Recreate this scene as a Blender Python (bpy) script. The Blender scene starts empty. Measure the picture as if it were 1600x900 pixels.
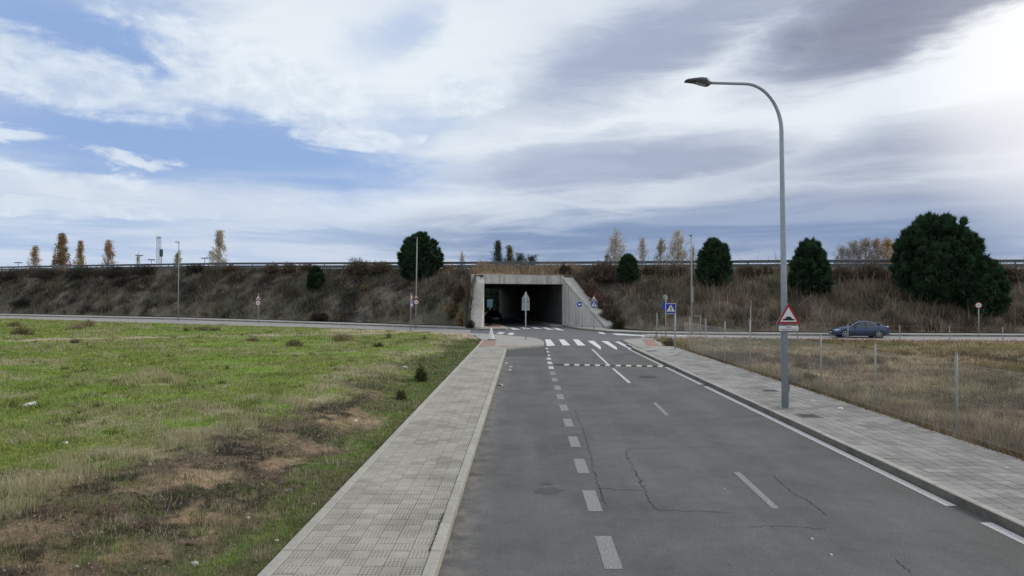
import bpy, math, random
import numpy as np
from mathutils import Vector, Matrix
random.seed(7)
RNG = np.random.default_rng(7)
SC = bpy.context.scene
COL = SC.collection
PI = math.pi

# ------------------------------------------------------------------ camera
FPX, CAMH, HOR, VPX = 1066.7, 3.1, 465.0, 817.0
YAW = math.atan((VPX - 800) / FPX)
PIT = math.atan((HOR - 450) / FPX)
cd = bpy.data.cameras.new('camera'); cam = bpy.data.objects.new('camera', cd); COL.objects.link(cam)
cd.sensor_width = 36; cd.lens = 36 * FPX / 1600; cd.clip_start = 0.1; cd.clip_end = 6000
cam.location = (0, 0, CAMH); cam.rotation_euler = (PI / 2 + PIT, 0, YAW)
SC.camera = cam
SC.view_settings.view_transform = 'Standard'; SC.view_settings.look = 'None'
SC.view_settings.exposure = 0.15; SC.view_settings.gamma = 1.0
SC.cycles.max_bounces = 6; SC.cycles.diffuse_bounces = 3

_F = Vector((-math.sin(YAW) * math.cos(PIT), math.cos(YAW) * math.cos(PIT), math.sin(PIT)))
_R = Vector((math.cos(YAW), math.sin(YAW), 0)); _U = _R.cross(_F)
def ray(px, py): return _F + _R * ((px - 800) / FPX) + _U * ((450 - py) / FPX)
def gz(x, y): return 0.007 * max(0.0, -x - 10)
def G(px, py, z=0.0):
    """ground point seen in the photograph at px,py (z above the local ground)"""
    d = ray(px, py); h = z
    for _ in range(6):
        t = (h - CAMH) / d.z
        x, y = d.x * t, d.y * t
        h = z + gz(x, y)
    return Vector((x, y, h))
def P(px, py, Y):
    d = ray(px, py); t = Y / d.y
    return Vector((d.x * t, Y, CAMH + d.z * t))
def WX(px, Y): return P(px, HOR, Y).x

# ------------------------------------------------------------------ sun + sky
SUN_AZ, SUN_EL = 66.0, 34.0     # degrees to the right of the road, above the horizon
sd = bpy.data.lights.new('sun', 'SUN'); so = bpy.data.objects.new('sun', sd); COL.objects.link(so)
sd.energy = 1.5; sd.angle = math.radians(14); sd.color = (1.0, 0.92, 0.80)
_sv = Vector((math.sin(math.radians(SUN_AZ)) * math.cos(math.radians(SUN_EL)), math.cos(math.radians(SUN_AZ)) * math.cos(math.radians(SUN_EL)), math.sin(math.radians(SUN_EL))))
so.rotation_euler = _sv.to_track_quat('Z', 'Y').to_euler()

W = bpy.data.worlds.new('World'); SC.world = W; W.use_nodes = True
def build_sky():
    nt = W.node_tree; nt.nodes.clear(); L = nt.links
    def nn(t): return nt.nodes.new(t)
    def put(sock, v):
        if isinstance(v, bpy.types.NodeSocket): L.new(v, sock)
        else: sock.default_value = v
    def M(op, a, b=None, c=None):
        n = nn('ShaderNodeMath'); n.operation = op; put(n.inputs[0], a)
        if b is not None: put(n.inputs[1], b)
        if c is not None: put(n.inputs[2], c)
        return n.outputs[0]
    def MR(v, a, b, c=0.0, d=1.0, smooth=True):
        n = nn('ShaderNodeMapRange'); n.interpolation_type = 'SMOOTHSTEP' if smooth else 'LINEAR'
        put(n.inputs[0], v)
        for i, q in enumerate((a, b, c, d)): put(n.inputs[i + 1], q)
        return n.outputs[0]
    def XYZ(x, y, z=0.0):
        n = nn('ShaderNodeCombineXYZ'); put(n.inputs[0], x); put(n.inputs[1], y); put(n.inputs[2], z); return n.outputs[0]
    def NOISE(vec, scale, detail, rough, dist=0.0):
        n = nn('ShaderNodeTexNoise'); L.new(vec, n.inputs['Vector']); n.inputs['Scale'].default_value = scale
        n.inputs['Detail'].default_value = detail; n.inputs['Roughness'].default_value = rough; n.inputs['Distortion'].default_value = dist
        return n.outputs['Fac']
    def MIX(f, a, b):
        n = nn('ShaderNodeMix'); n.data_type = 'RGBA'; put(n.inputs[0], f); put(n.inputs[6], a); put(n.inputs[7], b); return n.outputs[2]
    tc = nn('ShaderNodeTexCoord'); sp = nn('ShaderNodeSeparateXYZ'); L.new(tc.outputs['Generated'], sp.inputs[0])
    x, y, z = sp.outputs
    zz = M('MAXIMUM', z, 0.0)
    hz = M('POWER', M('ADD', M('MULTIPLY', x, x), M('MULTIPLY', y, y)), 0.5)
    az = M('ARCTAN2', x, y); el = M('ARCTAN2', zz, hz)
    # cloud sheet seen in perspective
    den = M('ADD', zz, 0.10)
    u = M('DIVIDE', x, den); v = M('DIVIDE', y, den)
    sheet = XYZ(u, v)
    aev = XYZ(M('MULTIPLY', az, 1.0), M('MULTIPLY', el, 2.6))
    big = NOISE(sheet, 0.55, 6, 0.55, 0.5)
    fine = NOISE(aev, 7.0, 8, 0.62, 0.35)
    wisp = NOISE(XYZ(M('MULTIPLY', az, 1.0), M('MULTIPLY', el, 5.5), 3.1), 5.0, 8, 0.62, 0.6)
    puff = NOISE(XYZ(az, M('MULTIPLY', el, 1.7), 7.7), 22.0, 6, 0.6, 0.3)
    wx = M('MULTIPLY', M('SUBTRACT', fine, 0.5), 0.22)
    wy = M('MULTIPLY', M('SUBTRACT', wisp, 0.5), 0.07)
    azw = M('ADD', az, wx); elw = M('ADD', el, wy)
    def blob(px, py, rx, ry, rot=0.0, soft=1.0):
        """soft ellipse round a direction of the sky, noise-warped outline"""
        a0 = math.atan((px - VPX) / FPX); e0 = math.atan((HOR - py) / FPX * math.cos(a0))
        ra, re = rx / FPX, ry / FPX
        c, s = math.cos(rot), math.sin(rot)
        dx = M('SUBTRACT', azw, a0); dy = M('SUBTRACT', elw, e0)
        p = M('DIVIDE', M('ADD', M('MULTIPLY', dx, c), M('MULTIPLY', dy, s)), ra)
        q = M('DIVIDE', M('SUBTRACT', M('MULTIPLY', dy, c), M('MULTIPLY', dx, s)), re)
        r = M('POWER', M('ADD', M('MULTIPLY', p, p), M('MULTIPLY', q, q)), 0.5)
        return MR(r, 1.0 - 0.6 * soft, 1.0 + 0.45 * soft, 1.0, 0.0)
    def acc(lst):
        out = lst[0]
        for b in lst[1:]: out = M('MAXIMUM', out, b)
        return out
    sky = nn('ShaderNodeTexSky'); sky.sky_type = 'NISHITA'; sky.sun_disc = False
    sky.sun_elevation = math.radians(SUN_EL); sky.sun_rotation = math.radians(SUN_AZ)
    sky.air_density = 1.0; sky.dust_density = 0.6; sky.ozone_density = 2.0
    K = 10.0        # Background strength is 0.1
    def C(r, g, b):
        f = lambda c: ((c / 255 + 0.055) / 1.055) ** 2.4 if c > 10 else c / 255 / 12.92
        return (f(r) * K, f(g) * K, f(b) * K, 1)
    # --- veil of thin white cloud over most of the sky, open (blue) on the left
    gaps = acc([blob(280, 225, 340, 66, 0.0, 1.3), blob(60, 60, 200, 80, 0.15, 1.4), blob(480, 250, 220, 55, -0.1, 1.5),
                M('MULTIPLY', acc([blob(620, 45, 90, 50, 0.4, 1.5), blob(150, 370, 420, 46, 0.0, 1.4), blob(620, 200, 130, 45, 0.0, 1.5)]), 0.48)])
    left = MR(az, -0.75, 0.15, 0.78, 0.98)
    veil = M('MULTIPLY', left, M('SUBTRACT', 1.0, M('MULTIPLY', gaps, 0.97)))
    veil = M('ADD', veil, M('MULTIPLY', M('SUBTRACT', fine, 0.5), MR(az, -0.2, 0.25, 0.42, 0.12)))
    veil = M('ADD', veil, M('MULTIPLY', M('SUBTRACT', big, 0.5), 0.12))
    veil = MR(veil, 0.02, 0.92)
    # --- white puffs lying in the gaps
    puffs = acc([blob(70, 110, 200, 42, -0.12), blob(400, 120, 210, 60, -0.25), blob(545, 215, 90, 26, 0.0), blob(630, 213, 26, 10),
                 blob(110, 285, 150, 22, -0.12), blob(205, 250, 46, 13), blob(20, 205, 60, 14), blob(720, 150, 70, 36), blob(60, 330, 210, 10, 0.05)])
    puffs = MR(M('ADD', puffs, M('MULTIPLY', M('SUBTRACT', M('ADD', M('MULTIPLY', puff, 0.65), M('MULTIPLY', fine, 0.35)), 0.5), 1.7)), 0.22, 1.05)
    # --- bright sheet round the sun side, grey undersides
    bright = acc([blob(1150, 160, 420, 100, 0.12, 1.3), blob(1580, 110, 200, 90, 0.5, 1.4), blob(560, 110, 330, 120, 0.1, 1.4), blob(760, 300, 330, 45, 0.05, 1.4), blob(1320, 245, 260, 35, 0.08, 1.4)])
    grey = acc([blob(1380, 10, 210, 78, 0.32, 0.7), blob(1010, 70, 250, 62, 0.32, 1.1), blob(1180, 10, 260, 40, 0.1, 1.3), blob(960, 262, 260, 48, 0.08, 0.9), blob(1350, 330, 520, 45, 0.06, 1.1), blob(1450, 230, 330, 40, 0.10, 1.4)])
    band = acc([blob(960, 374, 440, 50, 0.02, 0.9), blob(640, 385, 420, 22, 0.0, 1.2), blob(1500, 370, 420, 50, 0.0, 1.3)])
    sunv = MR(M('ADD', M('MULTIPLY', M('SUBTRACT', az, 0.74), M('SUBTRACT', az, 0.74)), M('MULTIPLY', M('SUBTRACT', el, 0.27), M('SUBTRACT', el, 0.27))), 0.0, 0.075, 1.0, 0.0)
    # grey mottling of the sheet everywhere, also overhead and behind
    mott = MR(big, 0.42, 0.68)
    veilc = MIX(M('MULTIPLY', mott, 0.32), C(208, 217, 226), C(176, 188, 208))
    veilc = MIX(M('MULTIPLY', MR(fine, 0.35, 0.7, 0.0, 0.35), MR(az, -0.1, 0.3, 1.0, 0.3)), veilc, C(228, 234, 240))
    veilc = MIX(M('MULTIPLY', bright, 0.8), veilc, C(226, 233, 239))
    rightm = MR(az, -0.05, 0.45)
    darkc = MIX(rightm, C(154, 168, 194), C(150, 159, 181))
    greyf = M('MULTIPLY', grey, MR(wisp, 0.2, 0.62, 0.75, 1.0))
    veilc = MIX(M('MULTIPLY', greyf, 0.92), veilc, darkc)
    veilc = MIX(M('MULTIPLY', band, M('MULTIPLY', 0.95, MR(wisp, 0.25, 0.6, 0.85, 1.0))), veilc, C(122, 142, 176))
    veilc = MIX(M('MULTIPLY', sunv, 0.75), veilc, C(252, 252, 252))
    top = blob(1425, 8, 165, 58, 0.30, 0.75)
    veilc = MIX(M('MULTIPLY', top, M('MULTIPLY', 0.82, MR(wisp, 0.2, 0.6, 0.85, 1.0))), veilc, C(127, 133, 153))
    veilc = MIX(M('MULTIPLY', MR(az, -0.35, -0.05, 0.75, 0.0), MR(el, 0.07, 0.17, 1.0, 0.0)), veilc, C(182, 199, 221))
    hs = nn('ShaderNodeHueSaturation'); hs.inputs['Saturation'].default_value = 1.1; L.new(sky.outputs[0], hs.inputs['Color'])
    blue = MIX(0.86, hs.outputs[0], C(144, 171, 216))
    col = MIX(veil, blue, veilc)
    col = MIX(M('MULTIPLY', puffs, MR(az, 0.0, 0.12, 0.78, 0.0)), col, MIX(MR(puff, 0.3, 0.7), C(196, 209, 224), C(224, 232, 239)))
    lay = NOISE(XYZ(M('MULTIPLY', az, 1.3), M('MULTIPLY', el, 15.0), 5.3), 2.6, 7, 0.6, 0.4)
    low = M('MULTIPLY', MR(el, 0.012, 0.05), MR(el, 0.10, 0.20, 1.0, 0.0))
    col = MIX(M('MULTIPLY', low, M('MULTIPLY', MR(lay, 0.40, 0.64), MR(az, -0.25, 0.25, 0.85, 0.25))), col, C(200, 210, 224))
    bg = nn('ShaderNodeBackground'); bg.inputs['Strength'].default_value = 0.1
    L.new(col, bg.inputs['Color'])
    out = nn('ShaderNodeOutputWorld'); L.new(bg.outputs[0], out.inputs['Surface'])
build_sky()

# ------------------------------------------------------------------ helpers
def tag(o, label=None, cat=None, group=None, kind=None):
    if label: o['label'] = label
    if cat: o['category'] = cat
    if group: o['group'] = group
    if kind: o['kind'] = kind
    return o
def empty(name, loc=(0, 0, 0), rz=0.0, label=None, cat=None, group=None):
    o = bpy.data.objects.new(name, None); COL.objects.link(o)
    o.empty_display_size = 0.2
    o.location = loc; o.rotation_euler = (0, 0, rz)
    return tag(o, label, cat, group)
def link(name, me, mat=None, parent=None, loc=None, rz=None):
    o = bpy.data.objects.new(name, me); COL.objects.link(o)
    if mat is not None and not me.materials: me.materials.append(mat)
    if parent is not None: o.parent = parent
    if loc is not None: o.location = loc
    if rz is not None: o.rotation_euler = (0, 0, rz)
    return o
class MB:
    def __init__(s): s.v = []; s.f = []; s.mi = []
    def add(s, vs, fs, mi=0):
        b = len(s.v); s.v += [tuple(p) for p in vs]; s.f += [tuple(i + b for i in f) for f in fs]; s.mi += [mi] * len(fs); return s
    def box(s, x0, x1, y0, y1, z0, z1, mi=0):
        return s.add([(x0, y0, z0), (x1, y0, z0), (x1, y1, z0), (x0, y1, z0), (x0, y0, z1), (x1, y0, z1), (x1, y1, z1), (x0, y1, z1)],
                     [(3, 2, 1, 0), (4, 5, 6, 7), (0, 1, 5, 4), (1, 2, 6, 5), (2, 3, 7, 6), (3, 0, 4, 7)], mi)
    def chbox(s, x0, x1, y0, y1, z0, z1, c, mi=0):
        """box whose top edges are chamfered"""
        return s.add([(x0, y0, z0), (x1, y0, z0), (x1, y1, z0), (x0, y1, z0), (x0, y0, z1 - c), (x1, y0, z1 - c), (x1, y1, z1 - c), (x0, y1, z1 - c),
                      (x0 + c, y0 + c, z1), (x1 - c, y0 + c, z1), (x1 - c, y1 - c, z1), (x0 + c, y1 - c, z1)],
                     [(0, 1, 5, 4), (1, 2, 6, 5), (2, 3, 7, 6), (3, 0, 4, 7), (4, 5, 9, 8), (5, 6, 10, 9), (6, 7, 11, 10), (7, 4, 8, 11), (8, 9, 10, 11)], mi)
    def tube(s, pts, rad, n=8, mi=0, cap=True, fix=None):
        pts = [Vector(p) for p in pts]
        if not hasattr(rad, '__len__'): rad = [rad] * len(pts)
        rings = []; ref = Vector((0, 0, 1))
        for i, p in enumerate(pts):
            t = (pts[min(i + 1, len(pts) - 1)] - pts[max(i - 1, 0)]).normalized()
            a = Vector(fix) if fix else (ref if abs(t.dot(ref)) < 0.92 else Vector((0, 1, 0)))
            e1 = t.cross(a).normalized(); e2 = t.cross(e1).normalized()
            if i and (e1.dot(rings[-1][1]) < 0): e1 = -e1; e2 = -e2
            rings.append((p, e1, e2))
        vs = []
        for (p, e1, e2), r in zip(rings, rad):
            for k in range(n):
                a = 2 * PI * k / n
                vs.append(p + e1 * (r * math.cos(a)) + e2 * (r * math.sin(a)))
        fs = [(i * n + k, i * n + (k + 1) % n, (i + 1) * n + (k + 1) % n, (i + 1) * n + k) for i in range(len(pts) - 1) for k in range(n)]
        if cap: fs += [tuple(range(n))[::-1], tuple((len(pts) - 1) * n + k for k in range(n))]
        return s.add(vs, fs, mi)
    def prism(s, poly, d0, d1, f=None, mi=0):
        """poly: 2D outline; f(a,b,d) -> 3D. default a,b,d = x,y,z"""
        f = f or (lambda a, b, d: (a, b, d))
        n = len(poly)
        vs = [f(a, b, d0) for a, b in poly] + [f(a, b, d1) for a, b in poly]
        fs = [tuple(range(n))[::-1], tuple(range(n, 2 * n))] + [(i, (i + 1) % n, n + (i + 1) % n, n + i) for i in range(n)]
        return s.add(vs, fs, mi)
    def mesh(s, name, mats=None, smooth=False):
        me = bpy.data.meshes.new(name); me.from_pydata(s.v, [], s.f)
        for m in (mats if isinstance(mats, (list, tuple)) else [mats] if mats else []): me.materials.append(m)
        if s.mi and max(s.mi) > 0: me.polygons.foreach_set('material_index', s.mi)
        if smooth: me.polygons.foreach_set('use_smooth', [True] * len(me.polygons))
        me.validate(); me.update()
        return me
    def obj(s, name, mats=None, parent=None, smooth=False, loc=None, rz=None):
        return link(name, s.mesh(name, mats, smooth), None, parent, loc, rz)
def fast_mesh(name, V, F, colors=None, mat=None, smooth=False):
    """V (n,3), F (m,k) numpy arrays; colors (n,3) linear albedo per vertex"""
    V = np.ascontiguousarray(V, np.float32); F = np.ascontiguousarray(F, np.int32); m, k = F.shape
    me = bpy.data.meshes.new(name)
    me.vertices.add(len(V)); me.vertices.foreach_set('co', V.ravel())
    me.loops.add(m * k); me.loops.foreach_set('vertex_index', F.ravel())
    me.polygons.add(m); me.polygons.foreach_set('loop_start', np.arange(0, m * k, k, dtype=np.int32))
    try: me.polygons.foreach_set('loop_total', np.full(m, k, dtype=np.int32))
    except Exception: pass
    if smooth: me.polygons.foreach_set('use_smooth', np.ones(m, dtype=bool))
    if colors is not None:
        at = me.attributes.new('col', 'FLOAT_COLOR', 'POINT')
        c4 = np.ones((len(V), 4), np.float32); c4[:, :3] = colors
        at.data.foreach_set('color', c4.ravel())
    if mat: me.materials.append(mat)
    me.update(calc_edges=True)
    return me
def _hash(ix, iy, seed):
    h = (ix.astype(np.int64) * 374761393 + iy.astype(np.int64) * 668265263 + seed * 974634777) & 0xffffffff
    h = ((h ^ (h >> 13)) * 1274126177) & 0xffffffff
    h = (h ^ (h >> 16)) & 0xffffffff
    return h / 4294967295.0
def vnoise(x, y, seed=0):
    ix = np.floor(x); iy = np.floor(y); fx = x - ix; fy = y - iy
    fx = fx * fx * (3 - 2 * fx); fy = fy * fy * (3 - 2 * fy)
    a = _hash(ix, iy, seed); b = _hash(ix + 1, iy, seed); c = _hash(ix, iy + 1, seed); d = _hash(ix + 1, iy + 1, seed)
    return (a * (1 - fx) + b * fx) * (1 - fy) + (c * (1 - fx) + d * fx) * fy
def fbm(x, y, scale, seed=0, oct=4):
    x = np.asarray(x, float) / scale; y = np.asarray(y, float) / scale
    s = 0; a = 0.5; t = 0
    for o in range(oct):
        s = s + a * vnoise(x, y, seed + o * 17); t += a; a *= 0.5; x = x * 2.03 + 11.3; y = y * 2.03 + 5.7
    return s / t
def sst(a, b, x):
    t = np.clip((np.asarray(x, float) - a) / (b - a), 0, 1); return t * t * (3 - 2 * t)
def lerpc(c0, c1, w): return c0 + (np.asarray(c1, float) - c0) * np.asarray(w)[..., None]

# ------------------------------------------------------------------ materials
def nodes_of(m):
    m.use_nodes = True; nt = m.node_tree; b = nt.nodes.get('Principled BSDF'); return nt, b
def mat(name, col, rough=0.6, metal=0.0, var=0.0, scale=3.0, bump=0.0, bscale=60.0, spec=0.5, dirt=None, dscale=0.6, rnd=0.0, coords='pos', streak=0.0):
    """principled with noise variation in colour and a fine bump; dirt = (colour, amount) of larger stains"""
    m = bpy.data.materials.new(name); nt, b = nodes_of(m); L = nt.links
    b.inputs['Roughness'].default_value = rough; b.inputs['Metallic'].default_value = metal
    b.inputs['Specular IOR Level'].default_value = spec
    N = lambda t: nt.nodes.new(t)
    geo = N('ShaderNodeNewGeometry'); pos = geo.outputs['Position']
    if coords == 'obj':
        tc = N('ShaderNodeTexCoord'); pos = tc.outputs['Object']
    base = None
    def noise(sc, det=5):
        n = N('ShaderNodeTexNoise'); L.new(pos, n.inputs['Vector']); n.inputs['Scale'].default_value = sc; n.inputs['Detail'].default_value = det; n.inputs['Roughness'].default_value = 0.62; return n.outputs['Fac']
    rgb = N('ShaderNodeRGB'); rgb.outputs[0].default_value = (*col, 1); base = rgb.outputs[0]
    if dirt:
        mr = N('ShaderNodeMapRange'); L.new(noise(dscale, 6), mr.inputs[0]); mr.inputs[1].default_value = 0.42; mr.inputs[2].default_value = 0.68; mr.inputs[4].default_value = dirt[1]
        mx = N('ShaderNodeMix'); mx.data_type = 'RGBA'; L.new(mr.outputs[0], mx.inputs[0]); L.new(base, mx.inputs[6]); mx.inputs[7].default_value = (*dirt[0], 1); base = mx.outputs[2]
    if streak:
        mp = N('ShaderNodeMapping'); mp.inputs['Scale'].default_value = (2.6, 2.6, 0.16); L.new(pos, mp.inputs['Vector'])
        ns = N('ShaderNodeTexNoise'); L.new(mp.outputs[0], ns.inputs['Vector']); ns.inputs['Scale'].default_value = 1.0; ns.inputs['Detail'].default_value = 7; ns.inputs['Roughness'].default_value = 0.7
        mr = N('ShaderNodeMapRange'); L.new(ns.outputs['Fac'], mr.inputs[0]); mr.inputs[1].default_value = 0.46; mr.inputs[2].default_value = 0.74; mr.inputs[4].default_value = streak
        mx = N('ShaderNodeMix'); mx.data_type = 'RGBA'; L.new(mr.outputs[0], mx.inputs[0]); L.new(base, mx.inputs[6]); mx.inputs[7].default_value = (col[0] * .38, col[1] * .37, col[2] * .34, 1); base = mx.outputs[2]
    if var or rnd:
        val = None
        hv = N('ShaderNodeHueSaturation'); L.new(base, hv.inputs['Color'])
        if var:
            mr = N('ShaderNodeMapRange'); L.new(noise(scale, 8), mr.inputs[0]); mr.inputs[1].default_value = 0.25; mr.inputs[2].default_value = 0.75
            mr.inputs[3].default_value = 1 - var; mr.inputs[4].default_value = 1 + var; val = mr.outputs[0]
        if rnd:
            oi = N('ShaderNodeObjectInfo'); mr2 = N('ShaderNodeMapRange'); L.new(oi.outputs['Random'], mr2.inputs[0]); mr2.inputs[3].default_value = 1 - rnd; mr2.inputs[4].default_value = 1 + rnd
            if val is None: val = mr2.outputs[0]
            else:
                mm = N('ShaderNodeMath'); mm.operation = 'MULTIPLY'; L.new(val, mm.inputs[0]); L.new(mr2.outputs[0], mm.inputs[1]); val = mm.outputs[0]
        L.new(val, hv.inputs['Value']); base = hv.outputs[0]
    L.new(base, b.inputs['Base Color'])
    if bump:
        bp = N('ShaderNodeBump'); bp.inputs['Strength'].default_value = bump; bp.inputs['Distance'].default_value = 0.02
        L.new(noise(bscale, 4), bp.inputs['Height']); L.new(bp.outputs[0], b.inputs['Normal'])
    return m
def leaf_mat(name, trans=0.25, rough=0.9):
    m = bpy.data.materials.new(name); nt, b = nodes_of(m); L = nt.links
    at = nt.nodes.new('ShaderNodeAttribute'); at.attribute_name = 'col'
    b.inputs['Roughness'].default_value = rough; b.inputs['Specular IOR Level'].default_value = 0.15
    L.new(at.outputs['Color'], b.inputs['Base Color'])
    tr = nt.nodes.new('ShaderNodeBsdfTranslucent'); L.new(at.outputs['Color'], tr.inputs['Color'])
    mx = nt.nodes.new('ShaderNodeMixShader'); mx.inputs[0].default_value = trans
    L.new(b.outputs[0], mx.inputs[1]); L.new(tr.outputs[0], mx.inputs[2])
    L.new(mx.outputs[0], nt.nodes['Material Output'].inputs['Surface'])
    return m
def soil_mat(name, var=0.7, scale=7.0, bump=1.0):
    m = bpy.data.materials.new(name); nt, b = nodes_of(m); L = nt.links
    at = nt.nodes.new('ShaderNodeAttribute'); at.attribute_name = 'col'
    geo = nt.nodes.new('ShaderNodeNewGeometry')
    n1 = nt.nodes.new('ShaderNodeTexNoise'); n1.inputs['Scale'].default_value = scale; n1.inputs['Detail'].default_value = 12; n1.inputs['Roughness'].default_value = 0.78
    L.new(geo.outputs['Position'], n1.inputs['Vector'])
    mr = nt.nodes.new('ShaderNodeMapRange'); L.new(n1.outputs['Fac'], mr.inputs[0]); mr.inputs[1].default_value = 0.28; mr.inputs[2].default_value = 0.72; mr.inputs[3].default_value = 1 - var; mr.inputs[4].default_value = 1 + var
    hv = nt.nodes.new('ShaderNodeHueSaturation'); L.new(at.outputs['Color'], hv.inputs['Color']); L.new(mr.outputs[0], hv.inputs['Value'])
    L.new(hv.outputs[0], b.inputs['Base Color']); b.inputs['Roughness'].default_value = 0.95; b.inputs['Specular IOR Level'].default_value = 0.1
    bp = nt.nodes.new('ShaderNodeBump'); bp.inputs['Strength'].default_value = bump; bp.inputs['Distance'].default_value = 0.05
    L.new(n1.outputs['Fac'], bp.inputs['Height']); L.new(bp.outputs[0], b.inputs['Normal'])
    return m

M_LEAF = leaf_mat('dry_leaf'); M_NEEDLE = leaf_mat('needles', 0.08); M_SOIL = soil_mat('soil')
M_ASPH = mat('asphalt', (0.116, 0.112, 0.109), 0.8, var=0.42, scale=16, bump=0.7, bscale=70, dirt=((0.083, 0.081, 0.078), 0.85), dscale=0.42, spec=0.3)
def asphalt_road():   # lane asphalt: patches, wheel tracks, grit by the kerbs
    m = bpy.data.materials.new('asphalt'); nt, b = nodes_of(m); L = nt.links; N = lambda t: nt.nodes.new(t)
    geo = N('ShaderNodeNewGeometry'); pos = geo.outputs['Position']
    def noise(sc, det, rough, vec=pos):
        n = N('ShaderNodeTexNoise'); L.new(vec, n.inputs['Vector']); n.inputs['Scale'].default_value = sc; n.inputs['Detail'].default_value = det; n.inputs['Roughness'].default_value = rough; return n.outputs['Fac']
    def mr(v, a, c, d, e):
        n = N('ShaderNodeMapRange'); L.new(v, n.inputs[0]); n.inputs[1].default_value = a; n.inputs[2].default_value = c; n.inputs[3].default_value = d; n.inputs[4].default_value = e; return n.outputs[0]
    def mul(a, c):
        n = N('ShaderNodeMath'); n.operation = 'MULTIPLY'; L.new(a, n.inputs[0]); L.new(c, n.inputs[1]); return n.outputs[0]
    def mix(f, a, c):
        n = N('ShaderNodeMix'); n.data_type = 'RGBA'; L.new(f, n.inputs[0]); (L.new(a, n.inputs[6]) if hasattr(a, 'links') else setattr(n.inputs[6], 'default_value', a)); n.inputs[7].default_value = c; return n.outputs[2]
    mp = N('ShaderNodeMapping'); mp.inputs['Scale'].default_value = (1.0, 0.10, 1.0); L.new(pos, mp.inputs['Vector'])
    tracks = noise(1.1, 4, 0.55, mp.outputs[0]); patch = noise(0.55, 6, 0.62); mid = noise(3.2, 6, 0.7); fine = noise(26, 8, 0.82); grit = noise(130, 3, 0.6)
    col = mix(mr(patch, 0.40, 0.66, 0.0, 1.0), (0.117, 0.117, 0.117, 1), (0.083, 0.081, 0.079, 1))
    col = mix(mr(tracks, 0.45, 0.70, 0.0, 0.55), col, (0.148, 0.146, 0.145, 1))
    # pale grit lying against the left kerb, dark gutter on the right
    sp = N('ShaderNodeSeparateXYZ'); L.new(pos, sp.inputs[0])
    col = mix(mul(mr(sp.outputs[0], -0.45, -0.92, 0.0, 0.8), mr(mid, 0.40, 0.60, 0.0, 1.0)), col, (0.215, 0.195, 0.165, 1))
    col = mix(mul(mr(sp.outputs[0], 5.4, 6.3, 0.0, 0.6), mr(mid, 0.35, 0.65, 0.2, 1.0)), col, (0.085, 0.080, 0.074, 1))
    hv = N('ShaderNodeHueSaturation'); L.new(col, hv.inputs['Color'])
    L.new(mul(mul(mr(fine, 0.28, 0.72, 0.60, 1.45), mr(mid, 0.25, 0.75, 0.86, 1.12)), mr(grit, 0.3, 0.75, 0.8, 1.25)), hv.inputs['Value'])
    L.new(hv.outputs[0], b.inputs['Base Color']); b.inputs['Roughness'].default_value = 0.82; b.inputs['Specular IOR Level'].default_value = 0.3
    bp = N('ShaderNodeBump'); bp.inputs['Strength'].default_value = 0.6; bp.inputs['Distance'].default_value = 0.012; L.new(grit, bp.inputs['Height']); L.new(bp.outputs[0], b.inputs['Normal'])
    return m
M_ASPH = asphalt_road()
M_ASPH2 = mat('junction_asphalt', (0.135, 0.136, 0.142), 0.75, var=0.12, scale=40, bump=0.3, bscale=120, dirt=((0.11, 0.11, 0.115), 0.7), dscale=0.3, spec=0.35)
M_ASPHPALE = mat('pale_asphalt', (0.30, 0.285, 0.275), 0.8, var=0.10, scale=20, bump=0.2, bscale=90, dirt=((0.24, 0.23, 0.225), 0.7), dscale=0.25, spec=0.3)
M_ASPHDARK = mat('dark_asphalt', (0.065, 0.064, 0.062), 0.85, var=0.25, scale=30, bump=0.3, bscale=120)
M_CRACK = mat('crack', (0.032, 0.030, 0.028), 0.95, spec=0.1)
M_STAIN = mat('oil_stain', (0.055, 0.055, 0.056), 0.7, var=0.25, scale=14)
def worn_paint(name, col, wear):
    m = mat(name, col, 0.6, var=0.08, scale=20)
    nt, b = nodes_of(m); L = nt.links
    geo = nt.nodes.new('ShaderNodeNewGeometry'); n = nt.nodes.new('ShaderNodeTexNoise'); n.inputs['Scale'].default_value = 38; n.inputs['Detail'].default_value = 8; n.inputs['Roughness'].default_value = 0.75
    L.new(geo.outputs['Position'], n.inputs['Vector'])
    mr = nt.nodes.new('ShaderNodeMapRange'); L.new(n.outputs['Fac'], mr.inputs[0]); mr.inputs[1].default_value = 0.5 - wear * 0.18; mr.inputs[2].default_value = 0.72 - wear * 0.18; mr.inputs[4].default_value = 0.85
    old = b.inputs['Base Color'].links[0].from_socket
    mx = nt.nodes.new('ShaderNodeMix'); mx.data_type = 'RGBA'; L.new(mr.outputs[0], mx.inputs[0]); L.new(old, mx.inputs[6]); mx.inputs[7].default_value = (0.12, 0.12, 0.12, 1)
    L.new(mx.outputs[2], b.inputs['Base Color'])
    return m
M_PAINT = worn_paint('road_paint', (0.62, 0.61, 0.59), 0.25)
M_PAINTOLD = worn_paint('worn_road_paint', (0.46, 0.45, 0.43), 1.15)
M_ZEBRA = worn_paint('zebra_paint', (0.72, 0.72, 0.71), 0.05)
M_KERB = mat('kerb_concrete', (0.40, 0.38, 0.335), 0.9, var=0.16, scale=18, bump=0.4, bscale=90, dirt=((0.31, 0.29, 0.25), 0.6), dscale=1.3, rnd=0.07, spec=0.3)
M_KERBDARK = mat('stained_kerb', (0.235, 0.222, 0.2), 0.9, var=0.22, scale=14, bump=0.4, bscale=90, dirt=((0.12, 0.112, 0.1), 0.8), dscale=1.7, rnd=0.08, spec=0.3)
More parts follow.
